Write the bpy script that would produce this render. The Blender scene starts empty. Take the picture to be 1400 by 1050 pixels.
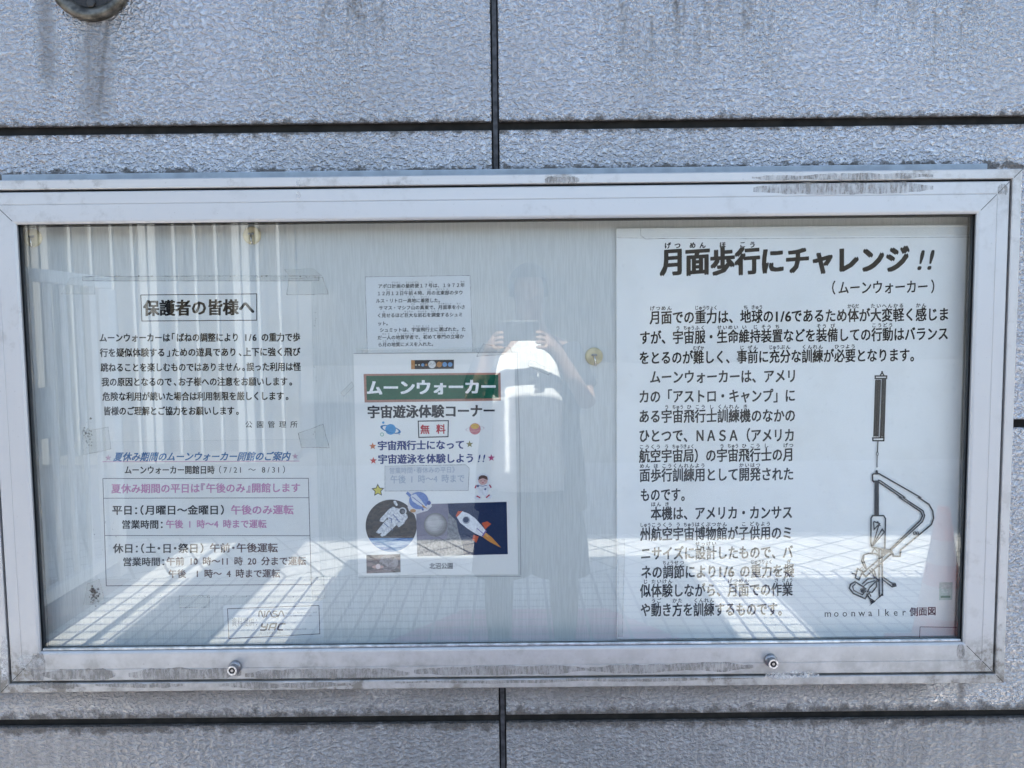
import bpy, math, random
from mathutils import Vector
random.seed(7)
scene = bpy.context.scene
COL = scene.collection

# ------------------------------------------------------------------ camera, sky, sun, exposure
CAM = Vector((0.0298, -1.5738, 1.5500))
ZC = CAM.z - 0.2145                       # height of the middle of the glass
PITCH, YAW, ROLL = 0.07452, -0.00210, -0.01098
FPX, CX, CY = 1085.0, 700.0, 525.0        # focal length and centre on the 1400 x 1050 photograph
SUN_EL = math.radians(34)

F_ = Vector((math.sin(YAW)*math.cos(PITCH), math.cos(YAW)*math.cos(PITCH), -math.sin(PITCH)))
R0 = Vector((math.cos(YAW), -math.sin(YAW), 0)); U0 = R0.cross(F_)
R_ = math.cos(ROLL)*R0 + math.sin(ROLL)*U0
U_ = -math.sin(ROLL)*R0 + math.cos(ROLL)*U0

cd = bpy.data.cameras.new('camera'); cam = bpy.data.objects.new('camera', cd); COL.objects.link(cam)
cd.sensor_fit = 'HORIZONTAL'; cd.sensor_width = 36; cd.lens = FPX/1400*36; cd.clip_start = 0.02; cd.clip_end = 600
from mathutils import Matrix
cam.matrix_world = Matrix(((R_.x, U_.x, -F_.x, CAM.x), (R_.y, U_.y, -F_.y, CAM.y), (R_.z, U_.z, -F_.z, CAM.z), (0, 0, 0, 1)))
scene.camera = cam

w = bpy.data.worlds.new('World'); scene.world = w; w.use_nodes = True
nt = w.node_tree; bg = nt.nodes['Background']
sky = nt.nodes.new('ShaderNodeTexSky'); sky.sky_type = 'NISHITA'; sky.sun_disc = False
sky.sun_elevation = SUN_EL; sky.sun_rotation = 0.0; sky.air_density = 1.0; sky.dust_density = 3.2; sky.ozone_density = .2
nt.links.new(sky.outputs[0], bg.inputs[0]); bg.inputs[1].default_value = 0.075

sl = bpy.data.lights.new('sun', 'SUN'); sl.energy = 3.0; sl.angle = math.radians(0.5); sl.color = (1, .95, .87)
so = bpy.data.objects.new('sun', sl); COL.objects.link(so); so.rotation_euler = (-(math.pi/2 - SUN_EL), 0, 0)

vs = scene.view_settings; vs.view_transform = 'Standard'; vs.look = 'None'; vs.gamma = 1; vs.use_curve_mapping = False
vs.exposure = 3.1
scene.cycles.use_denoising = True; scene.cycles.denoiser = 'OPENIMAGEDENOISE'; scene.cycles.denoising_prefilter = 'ACCURATE'; scene.cycles.use_adaptive_sampling = False;
scene.cycles.sample_clamp_indirect = 6; scene.cycles.caustics_reflective = False; scene.cycles.max_bounces = 8; scene.cycles.transparent_max_bounces = 12

# ------------------------------------------------------------------ helpers
def P(px, py, y):
    """point of the vertical plane at depth y that is seen at a photograph position"""
    d = F_ + R_*((px-CX)/FPX) + U_*((CY-py)/FPX)
    return CAM + d*((y-CAM.y)/d.y)

class MB:
    def __init__(s): s.v = []; s.f = []; s.m = []
    def poly(s, pts, mi=0):
        b = len(s.v); s.v += [tuple(p) for p in pts]; s.f.append(tuple(range(b, b+len(pts)))); s.m.append(mi)
    def faces(s, pts, fs, mi=0):
        b = len(s.v); s.v += [tuple(p) for p in pts]
        for f in fs: s.f.append(tuple(i+b for i in f)); s.m.append(mi)
    def box(s, a, b, mi=0):
        (x0, y0, z0), (x1, y1, z1) = a, b
        s.faces([(x0,y0,z0),(x1,y0,z0),(x1,y1,z0),(x0,y1,z0),(x0,y0,z1),(x1,y0,z1),(x1,y1,z1),(x0,y1,z1)],
                [(3,2,1,0),(4,5,6,7),(0,1,5,4),(1,2,6,5),(2,3,7,6),(3,0,4,7)], mi)
    def slab(s, front, t, mi=0):
        """front polygon (counter-clockwise seen from the viewer, -y) thickened by t towards +y"""
        n = len(front); back = [(p[0], p[1]+t, p[2]) for p in front]
        fs = [tuple(range(n)), tuple(range(2*n-1, n-1, -1))] + [(i, n+i, n+(i+1) % n, (i+1) % n) for i in range(n)]
        s.faces([tuple(p) for p in front]+back, fs, mi)
    def lathe(s, prof, origin, axis='y', n=32, mi=0, cap=True):
        """prof: list of (radius, height along axis)"""
        pts = []
        for r, h in prof:
            for k in range(n):
                a = 2*math.pi*k/n; c, q = r*math.cos(a), r*math.sin(a)
                pts.append((origin[0]+c, origin[1]+h, origin[2]+q) if axis == 'y' else (origin[0]+c, origin[1]+q, origin[2]+h))
        fs = []
        for j in range(len(prof)-1):
            for k in range(n):
                a, b = j*n+k, j*n+(k+1) % n
                fs.append((a, b, b+n, a+n))
        if cap: fs += [tuple(range(n)), tuple(range((len(prof)-1)*n, len(prof)*n))]
        s.faces(pts, fs, mi)
    def tube(s, path, r, n=8, mi=0):
        path = [Vector(p) for p in path]; rings = []
        for i, p in enumerate(path):
            t = (path[min(i+1, len(path)-1)]-path[max(i-1, 0)]).normalized()
            u = t.cross(Vector((0.13, .27, 1)) if abs(t.z) < .9 else Vector((1, .1, 0))).normalized(); q = t.cross(u)
            rr = r[i] if isinstance(r, (list, tuple)) else r
            rings += [p+u*(rr*math.cos(2*math.pi*k/n))+q*(rr*math.sin(2*math.pi*k/n)) for k in range(n)]
        fs = [(j*n+k, j*n+(k+1) % n, (j+1)*n+(k+1) % n, (j+1)*n+k) for j in range(len(path)-1) for k in range(n)]
        fs += [tuple(range(n)), tuple(range((len(path)-1)*n, len(path)*n))]
        s.faces(rings, fs, mi)
    def build(s, name, mats, parent=None, smooth=False, bevel=0, fix=True):
        me = bpy.data.meshes.new(name); me.from_pydata(s.v, [], s.f)
        for m in (mats if isinstance(mats, (list, tuple)) else [mats]): me.materials.append(m)
        me.polygons.foreach_set('material_index', s.m)
        if fix:
            import bmesh
            bm = bmesh.new(); bm.from_mesh(me); bmesh.ops.recalc_face_normals(bm, faces=bm.faces); bm.to_mesh(me); bm.free()
        if smooth: me.polygons.foreach_set('use_smooth', [True]*len(me.polygons))
        o = bpy.data.objects.new(name, me); COL.objects.link(o)
        if parent is not None: o.parent = parent; o.matrix_parent_inverse = Matrix.Translation(-parent.location)
        if bevel:
            b = o.modifiers.new('bevel', 'BEVEL'); b.width = bevel; b.segments = 2; b.limit_method = 'ANGLE'
        return o

def tag(o, label=None, cat=None, group=None, kind=None):
    if label: o['label'] = label
    if cat: o['category'] = cat
    if group: o['group'] = group
    if kind: o['kind'] = kind
    return o
def thing(name, loc, label, cat, group=None):
    o = bpy.data.objects.new(name, None); COL.objects.link(o); o.location = loc; o.empty_display_size = .1
    return tag(o, label, cat, group)

# ------------------------------------------------------------------ materials
class NT:
    def __init__(s, name):
        s.mat = bpy.data.materials.new(name); s.mat.use_nodes = True; s.t = s.mat.node_tree
        s.b = s.t.nodes['Principled BSDF']; s.o = s.t.nodes['Material Output']
        s.tc = s.t.nodes.new('ShaderNodeNewGeometry'); s.pos = s.tc.outputs['Position']
    def n(s, typ, **k):
        nd = s.t.nodes.new('ShaderNode'+typ)
        for a, b in k.items(): setattr(nd, a, b)
        return nd
    def l(s, a, b): s.t.links.new(a, b)
    def val(s, sock, x):
        if hasattr(x, 'is_output') or hasattr(x, 'links'): s.l(x, sock)
        else: sock.default_value = x
    def math(s, op, a, b=0.0, clamp=False):
        m = s.n('Math', operation=op, use_clamp=clamp); s.val(m.inputs[0], a); s.val(m.inputs[1], b); return m.outputs[0]
    def scale(s, v, loc=(0, 0, 0), rot=(0, 0, 0)):
        m = s.n('Mapping'); m.inputs['Scale'].default_value = v; m.inputs['Location'].default_value = loc; m.inputs['Rotation'].default_value = rot
        s.l(s.pos, m.inputs[0]); return m.outputs[0]
    def noise(s, vec, sc, detail=3, rough=.5, dist=0):
        n = s.n('TexNoise'); s.l(vec, n.inputs['Vector']); n.inputs['Scale'].default_value = sc
        n.inputs['Detail'].default_value = detail; n.inputs['Roughness'].default_value = rough; n.inputs['Distortion'].default_value = dist
        return n.outputs['Fac']
    def ramp(s, f, a, b, lo=0.0, hi=1.0):
        m = s.n('MapRange'); m.interpolation_type = 'SMOOTHSTEP'; s.val(m.inputs[0], f)
        for i, x in enumerate((a, b, lo, hi)): m.inputs[i+1].default_value = x
        return m.outputs[0]
    def mix(s, f, a, b):
        m = s.n('Mix', data_type='RGBA'); s.val(m.inputs[0], f)
        for k, x in ((6, a), (7, b)):
            if isinstance(x, tuple): m.inputs[k].default_value = (*x[:3], 1)
            else: s.l(x, m.inputs[k])
        return m.outputs[2]
    def col(s, c):
        if isinstance(c, tuple): s.b.inputs['Base Color'].default_value = (*c, 1)
        else: s.l(c, s.b.inputs['Base Color'])
        return s
    def set(s, **k):
        for a, b in k.items(): s.val(s.b.inputs[a.replace('_', ' ')], b)
        return s
    def bump(s, h, strength, dist):
        b = s.n('Bump'); b.inputs['Strength'].default_value = strength; b.inputs['Distance'].default_value = dist
        s.l(h, b.inputs['Height']); s.l(b.outputs[0], s.b.inputs['Normal']); return s
    def xyz(s):
        q = s.n('SeparateXYZ'); s.l(s.pos, q.inputs[0]); return q.outputs

def plain(name, c, rough=.5, metal=0.0, var=.12, sc=40):
    m = NT(name); f = m.noise(m.scale((1, 1, 1)), sc, 4)
    m.col(m.mix(m.ramp(f, .3, .7), tuple(x*(1-var) for x in c), tuple(min(1, x*(1+var)) for x in c))); m.set(Roughness=rough, Metallic=metal)
    return m.mat
INK = {}
def ink(c, fade=.0):
    k = (c, fade)
    if k not in INK: INK[k] = plain('printed_ink', c, .6, var=.10, sc=300); INK[k].node_tree.nodes['Principled BSDF'].inputs['Specular IOR Level'].default_value = .12
    return INK[k]
BLACK = (.004, .004, .005)

# -- wall panel: silvery sprayed relief coat, rain streaks, grime along the joints
JT, JM, JB = P(690, 171.5, 0).z, P(1392, 579, 0).z, P(690, 983, 0).z      # heights of the horizontal joints
def wall_material():
    m = NT('sprayed_relief_coat'); x, y, z = m.xyz()
    n1 = m.noise(m.scale((.85, 1, 1.1)), 125, 2, .55, .4)
    n2 = m.noise(m.scale((.8, 1, 1.1)), 190, 2, .5, .5)
    h = m.math('ADD', m.ramp(n1, .30, .70), m.math('MULTIPLY', n2, .40))
    m.bump(h, 1.0, .0040)
    big = m.noise(m.scale((1, 1, .5)), 2.2, 3, .5)
    streak = m.noise(m.scale((1, 1, .13)), 55, 5, .65)
    grain = m.noise(m.scale((1, 1, .45)), 120, 3, .7)
    high = m.ramp(z, JT+.02, JT+.26)                                    # rain dirt hangs in the upper part of the top panels
    s1 = m.math('MULTIPLY', m.math('MULTIPLY', m.ramp(streak, .44, .66), m.ramp(grain, .35, .6)), m.math('MULTIPLY', m.ramp(big, .38, .58), high))
    win = None
    for pc, hw in ((440, .20), (110, .10), (905, .16), (1040, .07), (1260, .16)):
        e = m.ramp(m.math('ABSOLUTE', m.math('SUBTRACT', x, P(pc, 40, 0).x)), hw*.3, hw, 1, .12); win = e if win is None else m.math('MAXIMUM', win, e)
    s1 = m.math('MULTIPLY', s1, win)
    # grime collecting on both sides of the joints and above the case
    g = None
    for zj, wd in ((JT, .012), (JB, .022), (P(690, 235, 0).z, .008)):
        d = m.math('ABSOLUTE', m.math('SUBTRACT', z, zj))
        d = m.math('ADD', d, m.math('MULTIPLY', m.math('SUBTRACT', m.noise(m.scale((1, 1, 1)), 38, 5, .7), .5), .075))
        e = m.ramp(d, wd*.4, wd*1.5, .85, 0.0); g = e if g is None else m.math('MAXIMUM', g, e)
    # two drips under the round fitting, and the drip below the right end of the case
    for (xa, za), (xb, zb), wd, k in ((P(121, 28, 0).xz, P(121, 150, 0).xz, 0.0055, .5), (P(147, 28, 0).xz, P(134, 160, 0).xz, .0065, .62),
                                      (P(1315, 930, 0).xz, P(1312, 972, 0).xz, .0065, .62), (P(134, 26, 0).xz, P(131, 165, 0).xz, .030, .42), (P(60, -20, 0).xz, P(66, 120, 0).xz, .016, .45)):
        cx = m.math('ADD', m.math('MULTIPLY', m.math('SUBTRACT', z, za), (xb-xa)/(zb-za)), xa)
        d = m.math('ABSOLUTE', m.math('SUBTRACT', x, m.math('ADD', cx, m.math('MULTIPLY', m.math('SUBTRACT', m.noise(m.scale((1, 1, 1)), 30, 3), .5), .012))))
        e = m.math('MULTIPLY', m.ramp(d, wd*.2, wd*1.7, k, 0), m.math('MULTIPLY', m.math('MULTIPLY', m.ramp(z, zb-.03, zb+.04), m.ramp(z, za, za+.02, 1, 0)), m.ramp(grain, .2, .55, .45, 1)))
        g = m.math('MAXIMUM', g, e)
    below = m.math('MULTIPLY', m.ramp(z, ZC-.60, ZC-.50), m.ramp(z, ZC-.47, ZC-.49, 0, 1))  # shade under the case painted into the coat, with some brown dirt
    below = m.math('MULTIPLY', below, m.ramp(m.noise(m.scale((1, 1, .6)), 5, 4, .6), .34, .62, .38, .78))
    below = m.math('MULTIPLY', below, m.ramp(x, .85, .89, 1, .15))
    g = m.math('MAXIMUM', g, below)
    g = m.math('MAXIMUM', g, m.math('MULTIPLY', m.ramp(z, JB-.02, JB+.01, 1, 0), m.ramp(streak, .35, .65, .24, .42)))  # lower wall darkened as well: its weaker sky light is painted in
    dirt_dark = m.math('MAXIMUM', m.math('MULTIPLY', s1, .85), g, True)  # real grime joined with the painted shade of the lower wall
    # the base colour is darker in the deep pits of the relief
    base = m.mix(m.ramp(n1, .25, .6), (.38, .38, .385), (.58, .58, .585))
    oi = m.n('ObjectInfo'); base = m.mix(m.math('MULTIPLY', oi.outputs['Random'], .22), base, (.36, .355, .345))
    base = m.mix(m.ramp(big, .32, .68, 0, .5), base, (.35, .345, .335))
    m.col(m.mix(dirt_dark, base, (.085, .072, .058)))
    m.set(Roughness=m.ramp(dirt_dark, 0, 1, .27, .8), Metallic=m.ramp(dirt_dark, 0, .8, .68, .1))
    m.b.inputs['Specular IOR Level'].default_value = .6
    return m.mat
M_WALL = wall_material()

def alu(name, base=(.56, .555, .54), dirt_dark=.25, streak=(1, 1, 1)):
    m = NT(name); x, y, z = m.xyz()
    lo = m.ramp(z, ZC-.50, ZC-.36, 1, 0)
    n1 = m.noise(m.scale(streak), 26, 6, .7); n2 = m.noise(m.scale((1, 1, 1)), 160, 3, .7); n3 = m.noise(m.scale((1, 1, 1)), 5, 3)
    d = m.math('MULTIPLY', m.ramp(n1, .5, .68), m.ramp(n3, .42, .62))
    d = m.math('ADD', m.math('MULTIPLY', d, dirt_dark), m.math('MULTIPLY', m.math('MULTIPLY', m.ramp(n1, .30, .64, .25, 1), lo), .62), True)
    d = m.math('ADD', d, m.math('MULTIPLY', m.ramp(n2, .66, .74), .35), True)
    cm = m.math('MULTIPLY', m.ramp(m.math('ABSOLUTE', x), .86, .955), m.ramp(m.math('ABSOLUTE', m.math('SUBTRACT', z, ZC)), .37, .455))
    n4 = m.noise(m.scale((1, 1, 1)), 60, 6, .75)
    d = m.math('ADD', d, m.math('MULTIPLY', m.math('MULTIPLY', cm, m.ramp(z, ZC-.1, ZC+.1, 1, .4)), m.ramp(n4, .42, .62, .05, .75)), True)
    m.col(m.mix(d, base, (.25, .225, .19)))
    m.set(Roughness=m.ramp(d, 0, 1, .42, .75), Metallic=.35); m.bump(n2, .06, .001)
    return m.mat
M_DOOR = alu('anodised_aluminium'); M_RIM = alu('weathered_aluminium', (.57, .555, .53), .75)
M_GROOVE = plain('grime_black', (.012, .011, .010), .9); M_RUBBER = plain('glazing_rubber', (.03, .032, .034), .6)
M_SEAL = plain('grey_sealant', (.33, .37, .40), .7)
M_JOINT = plain('joint_black', (.013, .012, .010), .95, var=.5); M_JOINTG = plain('joint_sealant_grey', (.055, .056, .06), .6, var=.5, sc=90)

def board_material():
    m = NT('fibre_wallpaper'); x, y, z = m.xyz()
    f = m.noise(m.scale((1, 1, .04)), 620, 1, .5); f2 = m.noise(m.scale((1, 1, .05)), 130, 3, .6)
    s = m.math('ADD', m.math('MULTIPLY', f, .93), m.math('MULTIPLY', f2, .07))
    m.col(m.mix(m.ramp(s, .36, .62), (.545, .56, .54), (.605, .62, .60))); m.set(Roughness=.6); m.bump(s, .15, .001)
    return m.mat
M_BOARD = board_material()
def paper(name, c, rough=.55, coat=0.0, stain=(.5, .48, .42)):
    m = NT(name); a = m.noise(m.scale((1, 1, 1)), 7, 5, .6); b = m.noise(m.scale((1, 1, 1)), 90, 3)
    k = m.mix(m.ramp(a, .45, .75, 0, .22), c, stain); k = m.mix(m.ramp(b, .64, .76, 0, .10), k, (.3, .28, .25))
    m.col(k); m.set(Roughness=rough); m.b.inputs['Coat Weight'].default_value = coat; m.b.inputs['Coat Roughness'].default_value = .08
    m.bump(a, .25, .01 if coat else .002)
    return m.mat
M_PAPER = paper('notice_paper', (.70, .70, .67)); M_PAPERG = paper('label_paper', (.66, .68, .68))
M_POSTER = paper('laminated_paper', (.77, .765, .735), .4, .8); M_PANELW = paper('white_sign_board', (.82, .815, .785), .5)

def glass_material():
    m = NT('window_glass')
    lw = m.n('LayerWeight'); lw.inputs[0].default_value = .5
    p5 = m.math('POWER', lw.outputs['Facing'], 5.0)
    fac = m.math('ADD', m.math('MULTIPLY', p5, .9), .058)              # each face of the pane reflects a little
    g = m.n('BsdfGlossy'); g.inputs['Roughness'].default_value = 0.0; g.inputs['Color'].default_value = (.97, 1, .99, 1)
    t = m.n('BsdfTransparent'); t.inputs[0].default_value = (.975, .985, .98, 1)
    dn = m.noise(m.scale((1, 1, .6)), 9, 5, .65); sp = m.noise(m.scale((1, 1, 1)), 260, 2, .6)
    df = m.n('BsdfDiffuse'); df.inputs[0].default_value = (.55, .55, .52, 1)
    dust = m.math('MULTIPLY', m.ramp(dn, .45, .75), m.ramp(sp, .45, .8, .004, .03))
    x1 = m.n('MixShader'); x2 = m.n('MixShader')
    m.l(fac, x1.inputs[0]); m.l(t.outputs[0], x1.inputs[1]); m.l(g.outputs[0], x1.inputs[2])
    m.l(dust, x2.inputs[0]); m.l(x1.outputs[0], x2.inputs[1]); m.l(df.outputs[0], x2.inputs[2])
    m.l(x2.outputs[0], m.o.inputs['Surface'])
    return m.mat
M_GLASS = glass_material()
def film(name, tint, alpha, rough=.3, noise=0.0, streak=(1, 1, 1)):
    m = NT(name); m.col(tint); m.set(Roughness=rough)
    if noise:
        a = m.noise(m.scale(streak), 220, 4, .7); b = m.noise(m.scale((1, 1, 1)), 35, 5, .7)
        f = m.math('MULTIPLY', m.ramp(a, .35, .68, .25, 1), m.ramp(b, .35, .6, .45, 1)); f = m.math('MULTIPLY', f, alpha)
        m.set(Alpha=f)
    else: m.set(Alpha=alpha)
    return m.mat
M_TAPE = film('clear_tape', (.72, .72, .66), .15, .16); M_TAPEDIRT = film('grimy_tape_edge', (.12, .105, .09), .8, .62, 1)
M_RESID = film('tape_residue', (.28, .255, .225), .75, .72, 1, (1, 1, .22)); M_RESIDW = film('peeled_tape', (.75, .74, .71), .8, .6, 1)

# ------------------------------------------------------------------ the ground
def tile_material(name, c1, c2, mortar, rot=0, size=(.10, .10)):
    m = NT(name); v = m.scale((1, 1, 1), rot=(0, 0, rot))
    b = m.n('TexBrick'); m.l(v, b.inputs['Vector']); b.offset = 0.0; b.squash = 1
    b.inputs['Scale'].default_value = 1; b.inputs['Brick Width'].default_value = size[0]; b.inputs['Row Height'].default_value = size[1]
    b.inputs['Mortar Size'].default_value = .009; b.inputs['Mortar Smooth'].default_value = .2
    for k, c in (('Color1', c1), ('Color2', c2), ('Mortar', mortar)): b.inputs[k].default_value = (*c, 1)
    n = m.noise(m.scale((1, 1, 1)), 6, 5, .6)
    m.col(m.mix(m.ramp(n, .35, .7, 0, .25), b.outputs[0], (.22, .21, .20))); m.set(Roughness=.8)
    mb = m.math('SUBTRACT', 1.0, b.outputs['Fac']); m.bump(mb, .4, .004)
    return m.mat
M_TILE = tile_material('pale_paving_tile', (.78, .76, .71), (.72, .70, .66), (.08, .075, .14))
M_TILEX = tile_material('diagonal_paving_tile', (.76, .74, .70), (.69, .67, .64), (.09, .085, .08), math.radians(32), (.2, .2))
M_PINK = tile_material('pink_paving_tile', (.66, .20, .33), (.58, .18, .28), (.13, .10, .10), 0, (.2, .1))
M_RED = tile_material('red_brown_paving_tile', (.30, .15, .12), (.26, .13, .11), (.11, .09, .08), 0, (.2, .1))
M_ASPH = plain('grey_asphalt', (.065, .067, .07), .85, var=.3, sc=60)

def sheet(name, pts, z, mat):
    b = MB(); b.poly([(x, y, z) for x, y in pts]); o = b.build(name, mat); tag(o, kind='structure'); return o
sheet('ground', [(-250, -400), (250, -400), (250, 200), (-250, 200)], 0, M_ASPH)
sheet('plaza_paving', [(-2.35, -3.35), (9, -3.35), (9, .9), (-2.35, .9)], .004, M_TILE)
sheet('outer_plaza_paving', [(-9, -4.3), (9, -4.3), (9, -3.36), (-9, -3.36)], .004, M_TILEX)
sheet('road', [(-9, -7.3), (9, -7.3), (9, -4.31), (-9, -4.31)], .004, plain('grey_concrete_paving', (.33, .33, .33), .8, var=.15, sc=9))
sheet('side_path', [(-9, -3.345), (-2.36, -3.345), (-2.36, .9), (-9, .9)], .004, M_RED)
sheet('centre_paving', [(-.62, -1.0), (.86, -1.0), (.86, -2.3), (.52, -2.75), (-.26, -2.75), (-.62, -2.3)], .008, M_PINK)

# ------------------------------------------------------------------ the wall
XL, XR, TH = -1.09, 1.13, .26
HT, LB, LT = 2.21, 2.98, 5.0            # top of the sign wall, underside and top of the unseen upper wall
wall = thing('panelled_wall', (0, 0, 0), 'silvery grey wall of rough sprayed panels with black joints carrying the glass notice case', 'wall')
b = MB(); b.box((XL, .012, 0), (XR, TH, HT)); b.build('wall_core', M_JOINT, wall)
vt = (P(670.5, 60, 0).x+P(672, 230, 0).x)/2; vj = ((P(670.5, 10, 0).x+P(682.5, 1040, 0).x)/2, (P(680.5, 10, 0).x+P(692.5, 1040, 0).x)/2)
jh = .0082                               # half a joint's height
zs = [0.002]; step = JT-JM
rows = []
lv = sorted([JM-3*step if JM-3*step > 0 else 0, JB-step, JB, JM, JT, JT+step])
lv = [z for z in [JB-2*step, JB-step, JB, JM, JT, JT+step] if z > .05]
edges = [0.003] + lv + [HT]
for i in range(len(edges)-1):
    z0 = edges[i]+(jh if i else 0); z1 = edges[i+1]-(jh if i < len(edges)-2 else 0)
    if z1-z0 < .03: continue
    for x0, x1 in ((XL, vj[0]), (vj[1], XR)):
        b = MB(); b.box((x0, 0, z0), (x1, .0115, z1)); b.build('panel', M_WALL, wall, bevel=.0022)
b = MB(); b.box((vj[0]+.003, .0075, .004), (vj[1]-.003, .0118, HT-.01)); b.build('joint_sealant', M_JOINTG, wall)
# unseen piers, side walls and upper wall, added to shape the sun on the paving
b = MB(); b.box((-1.98, .02, 0), (-1.48, TH, LB)); b.build('sun_block_pier', M_WALL, wall, bevel=.01)
b = MB(); b.box((-2.10, .10, 0), (-2.06, .14, LB)); b.build('sun_block_bar', M_RIM, wall)
b = MB(); b.box((-5.5, .02, 0), (-2.30, TH, LB)); b.build('sun_block_side', M_WALL, wall, bevel=.01)
b = MB(); b.box((1.52, .02, 0), (5.5, TH, HT)); b.build('sun_block_side', M_WALL, wall, bevel=.01)
b = MB(); b.box((-5.5, .02, LB+.002), (5.5, TH, LT)); b.build('sun_block_upper', M_WALL, wall, bevel=.01)
for x in (-5.3, 5.2):
    b = MB(); b.box((x, .05, HT+.001), (x+.1, TH-.05, LB+.001)); b.build('sun_block_post', M_RIM, wall)

# ------------------------------------------------------------------ round fitting in the wall
c = P(125, -28, 0); fr = .079
fit = thing('recessed_wall_light', c, 'round metal ringed recessed light above the drip stains at the upper left', 'wall light')
b = MB(); b.lathe([(fr, -.0005), (fr, -.010), (fr-.004, -.014), (fr-.013, -.014), (fr-.020, -.009), (fr-.026, -.0045), (fr-.026, -.001)], c, n=64, cap=False)
b.build('trim_ring', plain('brushed_bronze_steel', (.13, .115, .09), .38, .7, .6, 60), fit, smooth=True)
b = MB(); b.lathe([(fr-.026, -.004), (fr-.026, -.0012)], c, n=48); b.build('lens', plain('smoked_lens', (.020, .018, .016), .65), fit)
for a in (-90, 30, 150):
    b = MB(); q = (c.x+.046*math.cos(math.radians(a)), c.y, c.z+.046*math.sin(math.radians(a)))
    b.lathe([(.009, -.004), (.009, -.0075), (.007, -.0085)], q, n=6); b.build('fixing_clip', plain('dark_clip', (.05, .045, .04), .4, .6), fit)

# ------------------------------------------------------------------ the notice case
YF = -.070                                # front plane of the door frame
YG = -.0585; YB = -.020; YP = -.0205      # glass, back board, papers
x0, x1, z0, z1 = -.9, .9, ZC-.412, ZC+.412
case = thing('notice_case', (0, 0, ZC), 'long aluminium notice case with glass front fixed to the panelled wall', 'notice board')
def ring(prof, name, mat, parent, closed=False, ext=None):
    """mitred frame: prof = (distance outwards from the glass opening, depth)"""
    l, r, bt, tp = ext or (x0, x1, z0, z1)
    for side in range(4):
        b = MB(); pts = []
        for d, y in prof:
            cs = [(l-d, y, bt-d), (r+d, y, bt-d), (r+d, y, tp+d), (l-d, y, tp+d)]
            pts += [cs[side], cs[(side+1) % 4]]
        n = len(prof); fs = [(2*i, 2*i+1, 2*i+3, 2*i+2) for i in range(n-1)]
        fs += [tuple(range(0, 2*n, 2)), tuple(range(1, 2*n, 2))]
        b.faces(pts, fs); b.build(name, mat, parent)
G = .00035
dr = case
ring([(G*0+.0004, -.0500), (.0004, -.0665), (.0035, -.0693), (.0060, -.0700), (.0350, -.0700), (.0362, -.0688), (.0372, -.0696), (.0575, -.0696), (.0595, -.0680), (.0595, -.0480)], 'door_frame', M_DOOR, dr)
ring([(.0595, -.0475), (.0595, -.0560), (.0640, -.0560), (.0640, -.0475)], 'gap_shadow_gasket', M_GROOVE, case)
ring([(.0640, -.0005), (.0640, -.0690), (.0655, -.0705), (.0800, -.0705), (.0820, -.0685), (.0820, -.0005)], 'outer_frame', M_RIM, case)
ring([(-.0035, YG-.0035), (-.0035, YG+.006), (.0003, YG+.006), (.0003, YG-.0035)], 'glazing_gasket', M_RUBBER, case)
ring([(.0, -.0475), (.0, -.0130), (.004, -.0130), (.004, -.0475)], 'case_lining', plain('case_lining_grey', (.36, .36, .35), .5, .3), case, ext=(x0-.012, x1+.012, z0-.010, z1+.012))
b = MB(); b.box((x0-.0115, YB, z0-.0095), (x1+.0115, YB+.006, z1+.0115)); b.build('back_board', M_BOARD, case)
b = MB(); b.box((x0-.0002, YG, z0-.0002), (x1+.0002, YG+.004, z1+.0002)); b.build('glass', M_GLASS, case)
b = MB(); b.box((P(15, 244, 0).x, -.030, z1+.0830), (P(1338, 232, 0).x, -.0005, z1+.1000)); b.build('top_flashing', M_SEAL, case, bevel=.002)
# bright bottom bead below the glass
b = MB(); b.box((x0+.003, -.0660, z0+.0004), (x1-.003, -.0600, z0+.0052)); b.build('bottom_bead', plain('worn_bead', (.50, .53, .54), .3, .7, .3, 60), case, bevel=.0012)

# mitre joints at the corners
for sx in (-1, 1):
    for sz in (-1, 1):
        b = MB()
        for d0, d1, yy in ((.0060, .0350, YF-.0002), (.0372, .0575, -.0699), (.0655, .0800, -.0708)):
            p = Vector((sx*(.9+d0), yy, ZC+sz*(.412+d0))); q = Vector((sx*(.9+d1), yy, ZC+sz*(.412+d1))); nn = Vector((sz*sx*-1, 0, 1)).normalized()*.00055
            b.poly([p-nn, q-nn, q+nn, p+nn])
        b.build('mitre_joint', M_GROOVE, case)
# bolts
M_STEEL = plain('bolt_steel', (.30, .30, .31), .28, .95, .2, 120); M_BRIGHT = plain('bright_worn_steel', (.62, .62, .62), .35, .9, .3, 300)
for k, (px, py) in enumerate(((322, 911), (1053, 902))):
    q = P(px, py, YF); r = .0125
    b = MB(); b.lathe([(r, 0), (r, -.006), (r-.0015, -.0085), (.0096, -.009), (.0096, -.0195)], q, n=40); o = b.build('lock_bolt', M_STEEL, case, smooth=False)
    b = MB(); b.lathe([(.0094, -.0196), (.0092, -.0206), (.0066, -.0206), (.0062, -.0199)], q, n=32, cap=False); b.build('bolt_rim', M_BRIGHT, o)
    b = MB(); b.lathe([(.0063, -.0197), (.0063, -.01985)], q, n=6); b.build('hex_socket', M_GROOVE, o)
    b = MB(); b.lathe([(.0030, -.0199), (.0028, -.0204)], q, n=16); b.build('security_pin', M_STEEL, o)

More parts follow.
